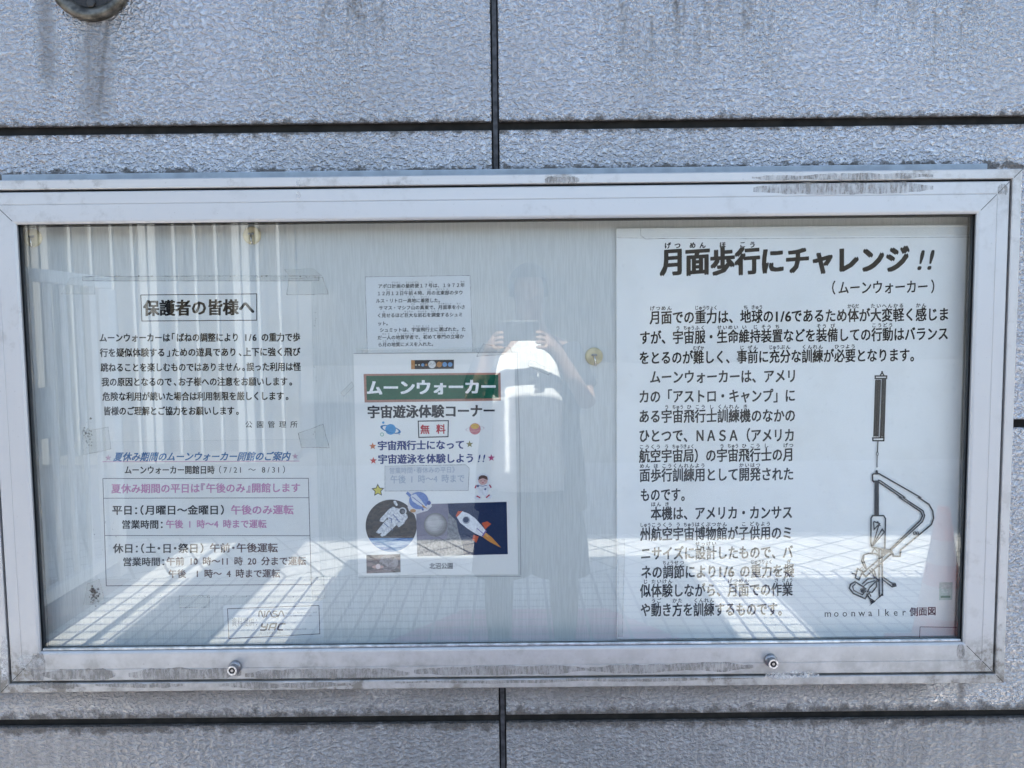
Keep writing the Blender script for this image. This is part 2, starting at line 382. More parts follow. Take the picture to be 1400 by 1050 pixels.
# old tape and grime on the aluminium
def ragged(px0, py0, px1, py1, y, n=40, amp=1.6, skew=0):
    """an uneven strip of old glue: its edges wander and both ends taper off in tatters"""
    top = []; bot = []; a = c = 0; mid = (py0+py1)/2; hh = (py1-py0)/2
    for i in range(n+1):
        t = i/n; a = .75*a+random.uniform(-amp, amp)*.6; c = .75*c+random.uniform(-amp, amp)*.6
        k = min(1, .35+4*min(t, 1-t)); x = px0+(px1-px0)*t
        top.append((x, mid-max(1.0, hh*k+a)+skew*t)); bot.append((x, mid+max(1.0, hh*k+c)+skew*t))
    return [P(q, r, y) for q, r in bot] + [P(q, r, y) for q, r in reversed(top)]
res = [((57, 915.5, 158, 930), YF-.0002, -1, M_RESID), ((176, 914, 330, 930), YF-.0002, -1.5, M_RESID), ((335, 916, 560, 929), YF-.0002, -2.5, M_RESID),
       ((566, 912, 806, 923.5), YF-.0002, -3, M_RESID), ((806, 908.5, 1030, 921), YF-.0002, -4, M_RESID), ((1028, 238.5, 1276, 247), -.0708, -2.5, M_RESID),
       ((1030, 251, 1276, 267), -.0699, -3, M_RESID), ((745, 242, 792, 252), -.0708, -.5, M_RESID), ((1364, 252, 1378, 266), -.0699, 0, M_RESID),
       ((405, 246, 411, 256), -.0708, 0, M_RESIDW), ((405, 262, 411, 272), -.0699, 0, M_RESIDW), ((1046, 918.5, 1120, 928), -.0708, -.5, M_RESIDW),
       ((40, 934, 110, 941), -.0708, 0, M_RESID), ((130, 933, 250, 940), -.0708, 0, M_RESID), ((300, 933.5, 480, 941), -.0708, -1.5, M_RESID), ((540, 930.5, 1030, 935), -.0708, -5.5, M_RESID),
       ((1308, 881, 1319, 900), YF-.0002, 0, M_RESID), ((24, 895, 60, 912), YF-.0002, 0, M_RESIDW), ((42, 893, 62, 930), YF-.0002, 0, M_RESID), ((1, 870, 11, 930), -.0708, 0, M_RESIDW)]
for (a, c, d, e), y, sk, mt in res:
    b = MB(); b.poly(ragged(a, c, d, e, y, skew=sk)); b.build('tape_residue', mt, case, fix=False)

# ------------------------------------------------------------------ hooks on the back board
M_CREAM = plain('yellowed_plastic', (.60, .52, .33), .35, var=.2, sc=50); M_NICKEL = plain('nickel_hook', (.6, .55, .48), .2, .9)
def hook(px, py, label):
    q = P(px, py, YB); o = thing('wall_hook', q, label, 'hook', 'round hooks on the back board')
    b = MB(); b.lathe([(.0172, -.0004), (.0172, -.0030), (.0155, -.0050), (.0120, -.0056)], q, n=40); b.build('base_disc', M_CREAM, o, smooth=False)
    b = MB(); b.box((q.x-.0055, q.y-.0092, q.z+.0005), (q.x+.0055, q.y-.0060, q.z+.0045)); b.build('pivot_bar', M_STEEL, o, bevel=.001)
    b = MB(); pts = [(q.x+.0003*i, q.y-.0078-.0048*math.sin(i*.33), q.z+.001-.0023*i) for i in range(9)]
    b.tube(pts, .0021, 8); b.build('hook_arm', M_NICKEL, o, smooth=True)
hook(46, 325.5, 'round yellowed hook in the dim top left corner of the notice case')
hook(345, 322, 'round yellowed hook under the top frame above the framed heading notice')
hook(812, 487, 'round yellowed hook on the bare board between colour poster and large white sign')

# ------------------------------------------------------------------ lettering
GL = {}
def glyph(ch, off):
    k = (ch, off)
    if k not in GL:
        c = bpy.data.curves.new('glyph', 'FONT'); c.body = ch; c.size = 1; c.offset = off; c.resolution_u = 2
        o = bpy.data.objects.new('glyph', c); COL.objects.link(o); bpy.context.view_layer.update()
        e = o.evaluated_get(bpy.context.evaluated_depsgraph_get()); me = e.to_mesh()
        GL[k] = ([(v.co.x, v.co.y) for v in me.vertices], [tuple(p.vertices) for p in me.polygons])
        e.to_mesh_clear(); bpy.data.objects.remove(o); bpy.data.curves.remove(c)
    return GL[k]
def parse(s):
    """'[kanji|kana]' carries a reading above the characters"""
    out = []; i = 0; rub = []
    while i < len(s):
        if s[i] == '[':
            j = s.index(']', i); base, rb = s[i+1:j].split('|'); rub.append((len(out), len(out)+len(base), rb)); out += list(base); i = j+1
        else: out.append(s[i]); i += 1
    return out, rub
HALF = set('0123456789/ !().,:;-abcdefghijklmnopqrstuvwxyzABCDEFGHIJKLMNOPQRSTUVWXYZ')
NARROW = set('「」『』（）、。・：')
def line(mb, y, s, xa, ya, xb, yb, em, off=.0, mi=0, half=.5, narrow=1.0, slant=0, rise=0, ruby=0, rh=0, wf=1.0):
    chars, rub = parse(s); ws = [half if c in HALF else (narrow if c in NARROW else 1) for c in chars]
    tot = sum(ws); u = (xb-xa)/tot; pos = [0]
    for q in ws: pos.append(pos[-1]+q)
    def put(ch, xc, yc, wx, hy, cell, of):
        if ch in ' 　': return
        vs, fs = glyph(ch, 0)
        if not vs: return
        if ch in HALF: gx = (min(v[0] for v in vs)+max(v[0] for v in vs))/2
        elif cell < 1 and ch in NARROW: gx = (min(v[0] for v in vs)+max(v[0] for v in vs))/2
        else: gx = .5
        # heavier weights: the glyph is printed again a hair aside, each pass its own film of ink
        if of < .004: sh = [(0, 0)]
        elif of < .0135: sh = [(-of*.75, 0), (of*.75, 0)]
        else: sh = [(-of, -of*.7), (of, of*.7), (-of, of*.7), (of, -of*.7)]
        if of > .03: sh += [(0, 0), (of*1.15, 0), (-of*1.15, 0)]
        for k, (ox, oy) in enumerate(sh):
            pts = []
            for a, c in vs:
                lx = (a-gx+ox)*wx; ly = (c-.37+oy)*hy
                pts.append(P(xc+lx+slant*ly, yc-ly-rise*lx, y-.00003*k))
            mb.faces(pts, fs, mi)
    for i, ch in enumerate(chars):
        t = (pos[i]+ws[i]/2)/tot
        put(ch, xa+(xb-xa)*t, ya+(yb-ya)*t, (u*wf if ch not in HALF else em*.95), em, ws[i], off)
    for a, c, rb in rub:
        ta, tb = pos[a]/tot, pos[c]/tot; n = len(rb); wd = (xb-xa)*(tb-ta)
        cell = min(max(wd*1.02/n, rh*.55), rh*1.5); mid = xa+(xb-xa)*(ta+tb)/2; ym = ya+(yb-ya)*(ta+tb)/2-ruby
        for k, ch in enumerate(rb): put(ch, mid+(k-(n-1)/2)*cell, ym, min(cell*1.05, rh), rh, 1, off*.95 if rh > 4 else off*.6)
def quadpx(mb, pts, y, mi=0): mb.poly([P(a, c, y) for a, c in pts], mi)
def disc(mb, cx, cy, r, y, mi=0, n=28, ry=None, rot=0):
    ry = ry or r; ca, sa = math.cos(rot), math.sin(rot)
    mb.poly([P(cx+r*math.cos(a)*ca-ry*math.sin(a)*sa, cy+r*math.cos(a)*sa+ry*math.sin(a)*ca, y) for a in [-2*math.pi*k/n for k in range(n)]], mi)
def annulus(mb, cx, cy, r, ry, wd, y, mi=0, n=36, rot=0, a0=0, a1=2*math.pi):
    ca, sa = math.cos(rot), math.sin(rot)
    def q(k, r_, ry_):
        a = a0+(a1-a0)*k/n; return P(cx+r_*math.cos(a)*ca-ry_*math.sin(a)*sa, cy+r_*math.cos(a)*sa+ry_*math.sin(a)*ca, y)
    for k in range(n): mb.poly([q(k, r, ry), q(k+1, r, ry), q(k+1, r-wd, ry-wd*ry/r), q(k, r-wd, ry-wd*ry/r)], mi)
def star(mb, cx, cy, r, y, mi=0, k=.42, rot=-.03):
    mb.poly([P(cx+(r if i % 2 == 0 else r*k)*math.sin(math.pi*i/5+rot), cy-(r if i % 2 == 0 else r*k)*math.cos(math.pi*i/5+rot), y) for i in range(10)], mi)
def stroke(mb, pts, wd, y, mi=0, closed=False):
    pts = [Vector((a, c)) for a, c in pts]; n = len(pts); L = []; Rr = []
    for i in range(n):
        p = pts[i]
        pv = pts[i-1] if (i or closed) else None; nx = pts[(i+1) % n] if (i < n-1 or closed) else None
        d1 = (p-pv).normalized() if pv is not None else None; d2 = (nx-p).normalized() if nx is not None else None
        d1 = d1 or d2; d2 = d2 or d1
        nn = (Vector((-d1.y, d1.x))+Vector((-d2.y, d2.x)))
        nn = nn.normalized() if nn.length > 1e-4 else Vector((-d1.y, d1.x))
        k = wd/2/max(.45, nn.dot(Vector((-d1.y, d1.x)))); L.append(p+nn*k); Rr.append(p-nn*k)
    for i in range(n if closed else n-1):
        j = (i+1) % n; mb.poly([P(q.x, q.y, y) for q in (L[i], L[j], Rr[j], Rr[i])], mi)
def frame_line(mb, q, wd, y, mi=0): stroke(mb, q, wd, y, mi, True)
def sheetpx(q, y, t=.0006):
    b = MB(); b.slab([P(a, c, y) for a, c in q], t); return b
def tape(parent, q, y, edge=True):
    b = MB(); quadpx(b, q, y); o = b.build('tape', M_TAPE, parent, fix=False)
    if edge:
        b = MB(); pts = []
        for i in range(len(q)):
            (ax, ay), (bx, by) = q[i], q[(i+1) % len(q)]
            for k in range(4): t = k/4; pts.append((ax+(bx-ax)*t+random.uniform(-.35, .35), ay+(by-ay)*t+random.uniform(-.35, .35)))
        stroke(b, pts, random.uniform(.35, .7), y-.0001, 0, True); b.build('tape_edge', M_TAPEDIRT, o, fix=False)

# ---- notice to parents (with frame round its heading)
Y1 = YP
na = thing('framed_heading_notice', P(270, 600, YP), 'white notice with boxed bold heading above six lines of black Japanese text', 'notice')
sheetpx([(123, 604), (430.5, 600), (425, 384.5), (113, 385)], Y1).build('paper', M_PAPER, na)
b = MB(); yk = Y1-.0002
frame_line(b, [(192.5, 403.3), (351, 401.8), (351, 437.8), (194, 438.9)], 1.1, yk)
line(b, yk, '保護者の皆様へ', 196, 421.5, 348, 419.8, 22.8, .034)
T = [('ムーンウォーカーは「ばねの調整により 1/6 の重力で歩', 135.7, 461.9, 410.8, 461), ('行を疑似体験する」ための遊具であり、上下に強く飛び', 136.4, 482.3, 410.8, 480.9),
     ('跳ねることを楽しむものではありません。誤った利用は怪', 137.4, 502.6, 411.4, 501.3), ('我の原因となるので、お子様への注意をお願いします。', 138.7, 522.3, 401.5, 521.5),
     ('危険な利用が続いた場合は利用制限を厳しくします。', 140, 542.2, 396.5, 541.3), ('皆様のご理解とご協力をお願いします。', 141.3, 562, 328.6, 561.6)]
for s, a, c, d, e in T: line(b, yk, s, a, c, d, e, 12.6, .029, narrow=.75, half=.55)
line(b, yk, '公 園 管 理 所', 335, 580.4, 407, 580.2, 10, .012)
b.build('lettering', ink(BLACK), na, fix=False)
for q in ([(84, 402), (96, 380), (128, 378), (130, 402)], [(395, 381), (441, 379), (449, 402), (392, 403)], [(112, 590), (148, 584), (152, 614), (114, 622)], [(408, 592), (442, 580), (450, 612), (412, 612)], [(389, 369), (428, 367), (440, 377), (396, 378)], [(113, 378), (436, 377), (436, 384), (113, 384)]):
    tape(na, q, Y1-.0009)
b = MB()
for k in range(46):
    a = random.uniform(150, 436); disc(b, a, 378+random.uniform(-1, 1.2), random.uniform(.3, 1.1), Y1-.0011, n=7)
for k in range(26): disc(b, 429+random.uniform(-1.5, 4), random.uniform(384, 600), random.uniform(.3, .8), Y1-.0011, n=6)
for k in range(40): disc(b, 120+random.gauss(0, 3), 597+random.gauss(0, 9), random.uniform(.4, 1.8), Y1-.0011-.00001*k, n=7)
tag(b.build('grime_specks', M_TAPEDIRT, na, fix=False), kind='stuff')

# ---- summer opening hours
nb = thing('opening_hours_notice', P(280, 815, YP), 'white opening hours notice with ruled table and pink lines under the boxed heading notice', 'notice')
sheetpx([(128, 816.5), (438.5, 812.5), (432, 600.8), (122.5, 604.8)], Y1+.0001).build('paper', paper('hours_paper', (.68, .68, .655)), nb)
b = MB(); yk = Y1-.0002
NAVY, PINKI, BROWN, RULE, FADE = 0, 1, 2, 3, 4
line(b, yk, '夏休み期間のムーンウォーカー開館のご案内', 156, 624.6, 397.5, 623.7, 13, .03, NAVY, slant=.28)
star(b, 148, 626, 4.6, yk, FADE); star(b, 403.5, 623.8, 4.6, yk, FADE)
stroke(b, [(140, 631.3), (275, 631), (409.5, 630.3)], .8, yk-.00003, PINKI)
line(b, yk, 'ムーンウォーカー開館日時', 170, 642.6, 293.5, 642.4, 12, .026, 5); line(b, yk, '（7/21 ～ 8/31）', 297, 642.3, 392, 642, 11, .008, 5, half=.62, narrow=.7)
frame_line(b, [(140.6, 654.3), (421.6, 653.9), (425.6, 799), (145.3, 801)], .9, yk, RULE)
stroke(b, [(141.6, 681.2), (422.6, 680.5)], .8, yk-.00003, RULE); stroke(b, [(143, 732.2), (424, 732.4)], .8, yk-.00003, RULE)
line(b, yk, '夏休み期間の平日は『午後のみ』開館します', 152, 668.2, 411, 666.8, 13.6, .027, PINKI, narrow=.6)
line(b, yk, '平日：（月曜日～金曜日）', 153, 697.6, 308, 697.2, 13.8, .026, 5, narrow=.55); line(b, yk, '午後のみ運転', 315.5, 697.2, 401.5, 697, 13.6, .028, PINKI)
line(b, yk, '営業時間：', 166, 717.2, 225, 717, 12.6, .026, 5, narrow=.6); line(b, yk, '午後 1 時～4 時まで運転', 226.5, 716.6, 364.5, 716.3, 12.4, .025, PINKI)
line(b, yk, '休日：（土・日・祭日）', 154.4, 750, 280, 749.6, 13.8, .026, 5, narrow=.55); line(b, yk, '午前・午後運転', 286.5, 749.2, 380, 749, 13.4, .026, BROWN, narrow=.55)
line(b, yk, '営業時間：', 167.6, 768.2, 227, 768, 12.6, .026, 5, narrow=.6); line(b, yk, '午前 10 時～11 時 20 分まで運転', 227.4, 767.4, 418.5, 767, 12.4, .025, BROWN)
line(b, yk, '午後  1 時～ 4 時まで運転', 230, 784.4, 383, 784, 12.2, .025, BROWN)
b.build('lettering', [ink((.006, .11, .28)), ink((.48, .22, .36)), ink((.085, .045, .045)), ink((.09, .09, .10)), ink((.50, .34, .40)), ink(BLACK)], nb, fix=False)
for q in ([(114, 826), (120, 798), (136, 792), (144, 826)], [(424, 792), (442, 788), (444, 818), (428, 820)], [(245, 815), (286, 814), (286, 830), (246, 831)]): tape(nb, q, Y1-.0009)
b = MB()
for k in range(60): disc(b, 128+random.gauss(0, 4), 812+random.gauss(0, 7), random.uniform(.5, 2.2), Y1-.0011-.00001*k, n=7)
for k in range(40): disc(b, random.uniform(150, 440), 815+random.uniform(-1, 1), random.uniform(.3, .8), Y1-.0011, n=6)
for k in range(10): disc(b, random.uniform(125, 160), random.uniform(700, 760), random.uniform(.4, 1), Y1-.0018, n=6)
tag(b.build('grime_specks', M_TAPEDIRT, nb, fix=False), kind='stuff')

# ---- credit label
nc = thing('credit_label', P(374, 876, YP), 'small credit label with curved space agency lettering under the opening hours notice', 'label')
sheetpx([(307.5, 877.5), (443, 872), (441, 822), (305, 828)], Y1).build('paper', M_PAPERG, nc)
b = MB()
frame_line(b, [(311, 832.3), (436, 827.8), (437.2, 866.6), (313, 873)], .9, yk)
line(b, yk, '資料提供：', 316.5, 850.8, 354, 850, 13, -.004, 1, narrow=.8)
def worm(xx, yy, wd, hh, sk=.0):
    W = 1.5
    def T_(p): return [(xx+a*wd+sk*(c-.5)*-hh, yy+(c-.5)*hh) for a, c in p]
    stroke(b, T_([(0, 1), (0, .25), (.02, .08), (.055, 0), (.09, .08), (.16, .9), (.19, 1), (.22, .9), (.23, .75), (.23, 0)]), W, yk)
    stroke(b, T_([(.27, 1), (.36, .15), (.39, .02), (.42, .02), (.45, .15), (.53, 1)]), W, yk-.00004)
    stroke(b, T_([(.55, .97), (.67, .97), (.72, .85), (.72, .62), (.68, .5), (.60, .47), (.56, .36), (.56, .14), (.60, .03), (.72, .03)]), W, yk-.00008)
    stroke(b, T_([(.75, 1), (.84, .15), (.87, .02), (.90, .02), (.93, .15), (1.01, 1)]), W, yk-.00012)
worm(354, 839.6, 34.5, 8.6)
line(b, yk, 'National Aeronautics and', 390, 838, 433, 836.8, 3.4, .0, 1, half=.4); line(b, yk, 'Space Administration', 390, 842.2, 426, 841.2, 3.4, 0, 1, half=.4)
def T2(p): return [(356+a*33+.32*(1-c)*9, 852.4+c*9.2) for a, c in p]
stroke(b, T2([(.0, 0), (.0, .42), (.06, .52), (.2, .52)]), 2.1, yk); stroke(b, T2([(.22, 0), (.22, .88), (.16, .98), (-.02, .98)]), 2.1, yk-.00004)
stroke(b, T2([(.34, 1), (.36, .1), (.42, .03), (.58, .03), (.58, 1)]), 2.1, yk-.00008); stroke(b, T2([(.38, .62), (.57, .62)]), 1.5, yk-.00012)
stroke(b, T2([(.96, .05), (.76, .05), (.70, .2), (.70, .82), (.76, .96), (.93, .96)]), 2.1, yk-.00016)
line(b, yk, 'Young Astronauts Club', 390, 860.4, 419, 859.4, 3.0, 0, 1, half=.4); line(b, yk, '(財)日本宇宙少年団', 354, 866.2, 384, 865.2, 4.0, 0, 1)
b.build('lettering', [ink((.045, .045, .05)), ink((.22, .23, .24))], nc, fix=False)

# ---- small text sheet
nd = thing('small_text_sheet', P(573, 482, YP), 'small pale sheet of nine tiny text lines taped above the colour poster', 'notice')
sheetpx([(502, 484), (647, 482.5), (643, 376.3), (499, 378.3)], Y1).build('paper', M_PAPERG, nd)
b = MB(); em = 6.3
T = [('アポロ[計|けい][画|かく]の[最|さい][終|しゅう][便|びん]１７[号|ごう]は、１９７２[年|ねん]', 516.6, 391.3, 635.6, 389.8), ('１２[月|がつ]１２[日|にち][午|ご][前|ぜん]４[時|じ]、[月|つき]の[北|ほく][東|とう][部|ぶ]のタウ', 515, 401.3, 633, 400),
     ('ルス・リトロー[高|こう][地|ち]に[着|ちゃく][陸|りく]した。', 513.8, 411.3, 605.5, 410.6), ('サマス・マシフ[山|さん]の[真|まひ][東|がし]で、[月|げつ][面|めん][車|しゃ]を[小|ちい]さ', 517.8, 421, 636.3, 419.8),
     ('く[見|み]せるほど[巨|きょ][大|だい]な[岩|がん][石|せき]を[調|ちょう][査|さ]するシュミ', 515.5, 431.4, 632.8, 430), ('ット。', 516, 442.3, 534, 442),
     ('シュミットは、[宇|う][宙|ちゅう][飛|ひ][行|こう]士に[選|えら]ばれた。た', 519, 451.3, 637, 450), ('だ[一|ひと][人|り]の[地|ち][質|しつ][学|がく][者|しゃ]で、[初|はじ]めて[専|せん][門|もん]の[立|たち][場|ば]か', 516, 461.7, 634.5, 460), ('ら[月|つき]の[地|ち][質|しつ]にメスを[入|い]れた。', 516.6, 471.4, 596, 470.2)]
for s, a, c, d, e in T: line(b, yk, s, a, c, d, e, em, .020, rise=.04, ruby=4.9, rh=2.6)
b.build('lettering', ink((.035, .037, .042)), nd, fix=False)
b = MB(); frame_line(b, [(499.3, 378.6), (642.6, 376.6), (646.4, 482), (502.3, 483.4)], .6, yk-.0001); b.build('edge_grime', M_TAPEDIRT, nd, fix=False)
tape(nd, [(494, 478), (652, 476), (654, 484), (495, 486)], Y1-.0005, False)

# ---- colour poster
Y2 = YP-.0012; y_ = Y2-.0002
ne = thing('space_event_poster', P(598, 786, YP), 'laminated colour poster with green title board, rocket and astronaut pictures', 'poster')
sheetpx([(489.5, 787), (708.5, 785.5), (703.5, 481.5), (483.3, 483.5)], Y2, .0010).build('paper', M_POSTER, ne)
b = MB()
quadpx(b, [(498.5, 550.3), (684.9, 547.8), (684.3, 509.5), (497, 511.3)], y_, 0); quadpx(b, [(501.6, 546.9), (681.6, 544.6), (681.2, 512.2), (500.6, 514)], y_-.0002, 1)
line(b, y_-.0004, 'ムーンウォーカー', 501, 530.4, 679, 528.6, 21.5, .042, 2)
b.build('title_board', [ink((.36, .19, .15)), ink((.012, .10, .06)), ink((.78, .79, .78))], ne, fix=False)
b = MB()
line(b, y_, '宇宙遊泳体験コーナー', 502, 563.4, 677.5, 561.4, 18.5, .036, 0)
b.build('heading', [ink((.03, .032, .04)), ink((.42, .03, .045)), ink((.025, .045, .17))], ne, fix=False)
b = MB(); line(b, y_, '宇宙飛行士になって', 516, 609.4, 635.5, 607.9, 13.6, .034, 2); line(b, y_, '宇宙遊泳を体験しよう', 516.6, 628, 649, 626.4, 13.6, .034, 2)
line(b, y_, '!!', 652, 626.4, 665, 626.1, 14, .025, 2, half=.6, slant=.2)
b.build('slogan', [ink((.03, .032, .04)), ink((.42, .03, .045)), ink((.025, .045, .17))], ne, fix=False)
b = MB()
line(b, y_, '北沼公園', 586.8, 774, 619.5, 773.6, 9, .018, 0)
b.build('park_name', [ink((.03, .032, .04)), ink((.42, .03, .045)), ink((.025, .045, .17))], ne, fix=False)
for cx, cy, c_ in ((509.6, 610, (.55, .17, .07)), (642, 607.3, (.22, .20, .08)), (510.4, 629.8, (.50, .06, .06)), (671.8, 626, (.42, .07, .17))):
    b = MB(); star(b, cx, cy, 5.2, y_); b.build('small_star', ink(c_), ne, fix=False)
b = MB()
frame_line(b, [(571.8, 575.8), (612.9, 575.1), (612.5, 597), (572.6, 598)], 1.5, y_, 0)
line(b, y_, '無', 574.5, 587.2, 587.5, 587, 13.5, .03, 1); line(b, y_, '料', 596.3, 586.8, 609.3, 586.5, 13.5, .03, 1)
b.build('boxed_word', [ink((.03, .032, .04)), ink((.42, .03, .045))], ne, fix=False)
# planet strip
b = MB(); quadpx(b, [(562, 504.8), (620.6, 504.2), (620.6, 491.8), (562, 492.4)], y_, 0); quadpx(b, [(562, 504.8), (567, 504.7), (567, 492.3), (562, 492.4)], y_-.0001, 1)
for cx, cy, r, mi in ((568.8, 499, .9, 2), (573, 499, 1.1, 2), (578, 498.9, 2.1, 3), (582.8, 498.9, 1.6, 1), (590.6, 498.3, 5.2, 4), (600.5, 498.3, 3.8, 1), (608, 498.3, 3.2, 3), (615.4, 498.3, 3.1, 3)): disc(b, cx, cy, r, y_-.0002, mi)
annulus(b, 600.5, 498.3, 6, 1.6, .8, y_-.0003, 1, rot=-.5)
for cx in (588.5, 592.6): stroke(b, [(cx-2.6, 499.6), (cx+2, 496.4)], .8, y_-.0003, 5)
b.build('planet_strip', [ink((.02, .02, .025)), ink((.40, .19, .07)), ink((.6, .6, .5)), ink((.13, .28, .5)), ink((.62, .62, .60)), ink((.35, .35, .36))], ne, fix=False)
# ringed planets
b = MB(); annulus(b, 534, 587, 14.5, 4.8, 3.2, y_, 0, rot=.27); disc(b, 534, 587, 7.3, y_-.0002, 1); annulus(b, 534, 587, 14.5, 4.8, 3.0, y_-.0003, 0, rot=.27, a0=.35, a1=2.8)
disc(b, 524, 577.8, 1.7, y_, 1); annulus(b, 522.3, 594, 2.7, 2.7, 1, y_, 2); disc(b, 546, 593.4, 1.2, y_, 3); b.build('ringed_planet', [ink((.03, .17, .36)), ink((.06, .27, .52)), ink((.2, .42, .32)), ink((.4, .4, .5))], ne, fix=False)
b = MB(); annulus(b, 649.4, 586.3, 13, 3.2, 1.0, y_, 0, rot=-.1); disc(b, 649.4, 586.3, 7.8, y_-.0002, 1); disc(b, 649.2, 582.8, 5.6, y_-.0003, 2, ry=3.6); annulus(b, 649.4, 586.3, 13, 3.2, .8, y_-.0004, 3, rot=-.1, a0=.3, a1=2.8)
b.build('ringed_planet', [ink((.45, .33, .36)), ink((.50, .18, .20)), ink((.58, .35, .08)), ink((.7, .5, .45))], ne, fix=False)
# pasted strip over the hours
b = MB(); b.slab([P(a, c, y_-.0006) for a, c in ((526, 671.7), (640.5, 671), (642, 640), (637, 635), (526, 637))], .0004); ps = b.build('pasted_strip', paper('pasted_strip_paper', (.60, .605, .60)), ne)
b = MB(); line(b, y_-.0008, '営業時間・春休みの平日》', 532, 643.6, 626, 642, 9, .014, narrow=.6); line(b, y_-.0008, '午後 1 時～4 時まで', 533.5, 655.6, 635.5, 654, 12, .018); b.build('faded_lettering', ink((.36, .40, .46)), ps, fix=False)
b = MB(); frame_line(b, [(526.3, 671.4), (526.3, 637.3), (636.8, 635.4), (641.6, 640.2), (640.2, 670.7)], .7, y_-.0009); b.build('strip_edge', M_TAPEDIRT, ps, fix=False)
# yellow star
b = MB(); star(b, 516.7, 670.4, 9.2, y_, 0, .5); star(b, 516.7, 670.4, 6.8, y_-.0002, 1, .5); b.build('yellow_star', [ink((.03, .03, .03)), ink((.62, .53, .10))], ne, fix=False)
# cartoon astronaut
b = MB()
disc(b, 660.5, 655.5, 8.6, y_, 0); disc(b, 660.5, 668.8, 7.6, y_-.00005, 0, ry=8.8); disc(b, 653.5, 680, 5, y_-.0001, 0, ry=3.4); disc(b, 667.5, 679, 5, y_-.0001, 0, ry=3.4)
stroke(b, [(655, 663), (650, 668.5)], 4.4, y_-.00013, 0); stroke(b, [(666, 662.5), (671, 667.5)], 4.4, y_-.00013, 0)
disc(b, 660.3, 656.6, 6.5, y_-.0002, 1); b.poly([P(a, c, y_-.0003) for a, c in ((653.9, 656.5), (655.5, 655.3), (660, 653.6), (665, 655.4), (667, 656.3), (666.2, 651.6), (662, 649.7), (658, 649.8), (654.6, 651.8))], 2)
stroke(b, [(657, 657.5), (658.7, 657.5)], .7, y_-.0003, 2); stroke(b, [(662, 657.3), (663.7, 657.3)], .7, y_-.0003, 2); stroke(b, [(659, 660), (661.6, 660)], .7, y_-.0003, 3)
for q in (((649.4, 667.5), (651.3, 663.4)), ((671.6, 666.8), (669, 662.6)), ((651.6, 678), (656.6, 680.6)), ((664.6, 680.4), (669.4, 676.4))): stroke(b, q, 1.9, y_-.0003, 3)
stroke(b, [(655, 664), (660, 664.8), (666, 663.6)], .8, y_-.0003, 4); disc(b, 653.4, 664.5, 1.7, y_-.0003, 4); disc(b, 663.4, 668.8, 1.4, y_-.0003, 4)
b.build('cartoon_astronaut', [ink((.66, .66, .69)), ink((.58, .36, .33)), ink((.10, .055, .045)), ink((.42, .05, .09)), ink((.10, .12, .25))], ne, fix=False)
# round spacewalk picture
def earth_ink(name, c1, c2, sc, st=(1, 1, 1)):
    m = NT(name); f = m.noise(m.scale(st), sc, 6, .65); m.col(m.mix(m.ramp(f, .38, .62), c1, c2)); m.set(Roughness=.5); return m.mat
b = MB(); cx, cy, r = 534.8, 718.7, 35
arc = [(cx+r*math.cos(a), cy+r*1.02*math.sin(a)) for a in [2*math.pi*k/64 for k in range(64)]]
quadpx(b, list(reversed(arc)), y_, 0)
low = [(q[0], q[1]) for q in arc if q[1] > 733]; low.sort(key=lambda q: math.atan2(q[1]-cy, q[0]-cx)); quadpx(b, list(reversed(low)), y_-.0001, 1)
def cc(p): return [(a/6.364+490, c/6.364+670) for a, c in p]
for i, p in enumerate(([(255, 175), (300, 150), (345, 160), (395, 165), (412, 200), (400, 290), (340, 310), (262, 262), (245, 215)], [(262, 170), (300, 145), (320, 150), (300, 185), (215, 280), (185, 272), (190, 250)],
          [(392, 190), (425, 215), (430, 240), (385, 300), (350, 325), (335, 305)], [(245, 255), (300, 270), (210, 370), (175, 380), (152, 368)], [(290, 275), (335, 300), (235, 395), (205, 405), (188, 392)], [(305, 95), (325, 92), (345, 130), (330, 140), (308, 115)])):
    quadpx(b, list(reversed(cc(p))), y_-.0002-.00004*i, 2)
qx = cc([(385, 185)])[0]; disc(b, *qx, 5.4, y_-.0005, 2); disc(b, qx[0]-.4, qx[1], 4, y_-.0006, 3); disc(b, qx[0]+.6, qx[1]+.5, 2.4, y_-.0007, 4)
for p in ([(262, 240), (290, 250), (285, 285)], [(300, 210), (345, 260)], [(330, 255), (365, 280)], [(225, 290), (260, 320)], [(280, 330), (300, 350)]): stroke(b, cc(p), 1.2, y_-.0005, 5)
b.build('spacewalk_picture', [earth_ink('picture_dark_sky', (.010, .009, .009), (.055, .038, .028), 120, (1, 1, 2)), earth_ink('picture_blue_earth', (.02, .13, .36), (.36, .50, .60), 45, (.4, 1, 3)), earth_ink('picture_white_suit', (.42, .43, .46), (.74, .74, .74), 260), ink((.06, .065, .07)), ink((.16, .16, .17)), ink((.15, .18, .30))], ne, fix=False)
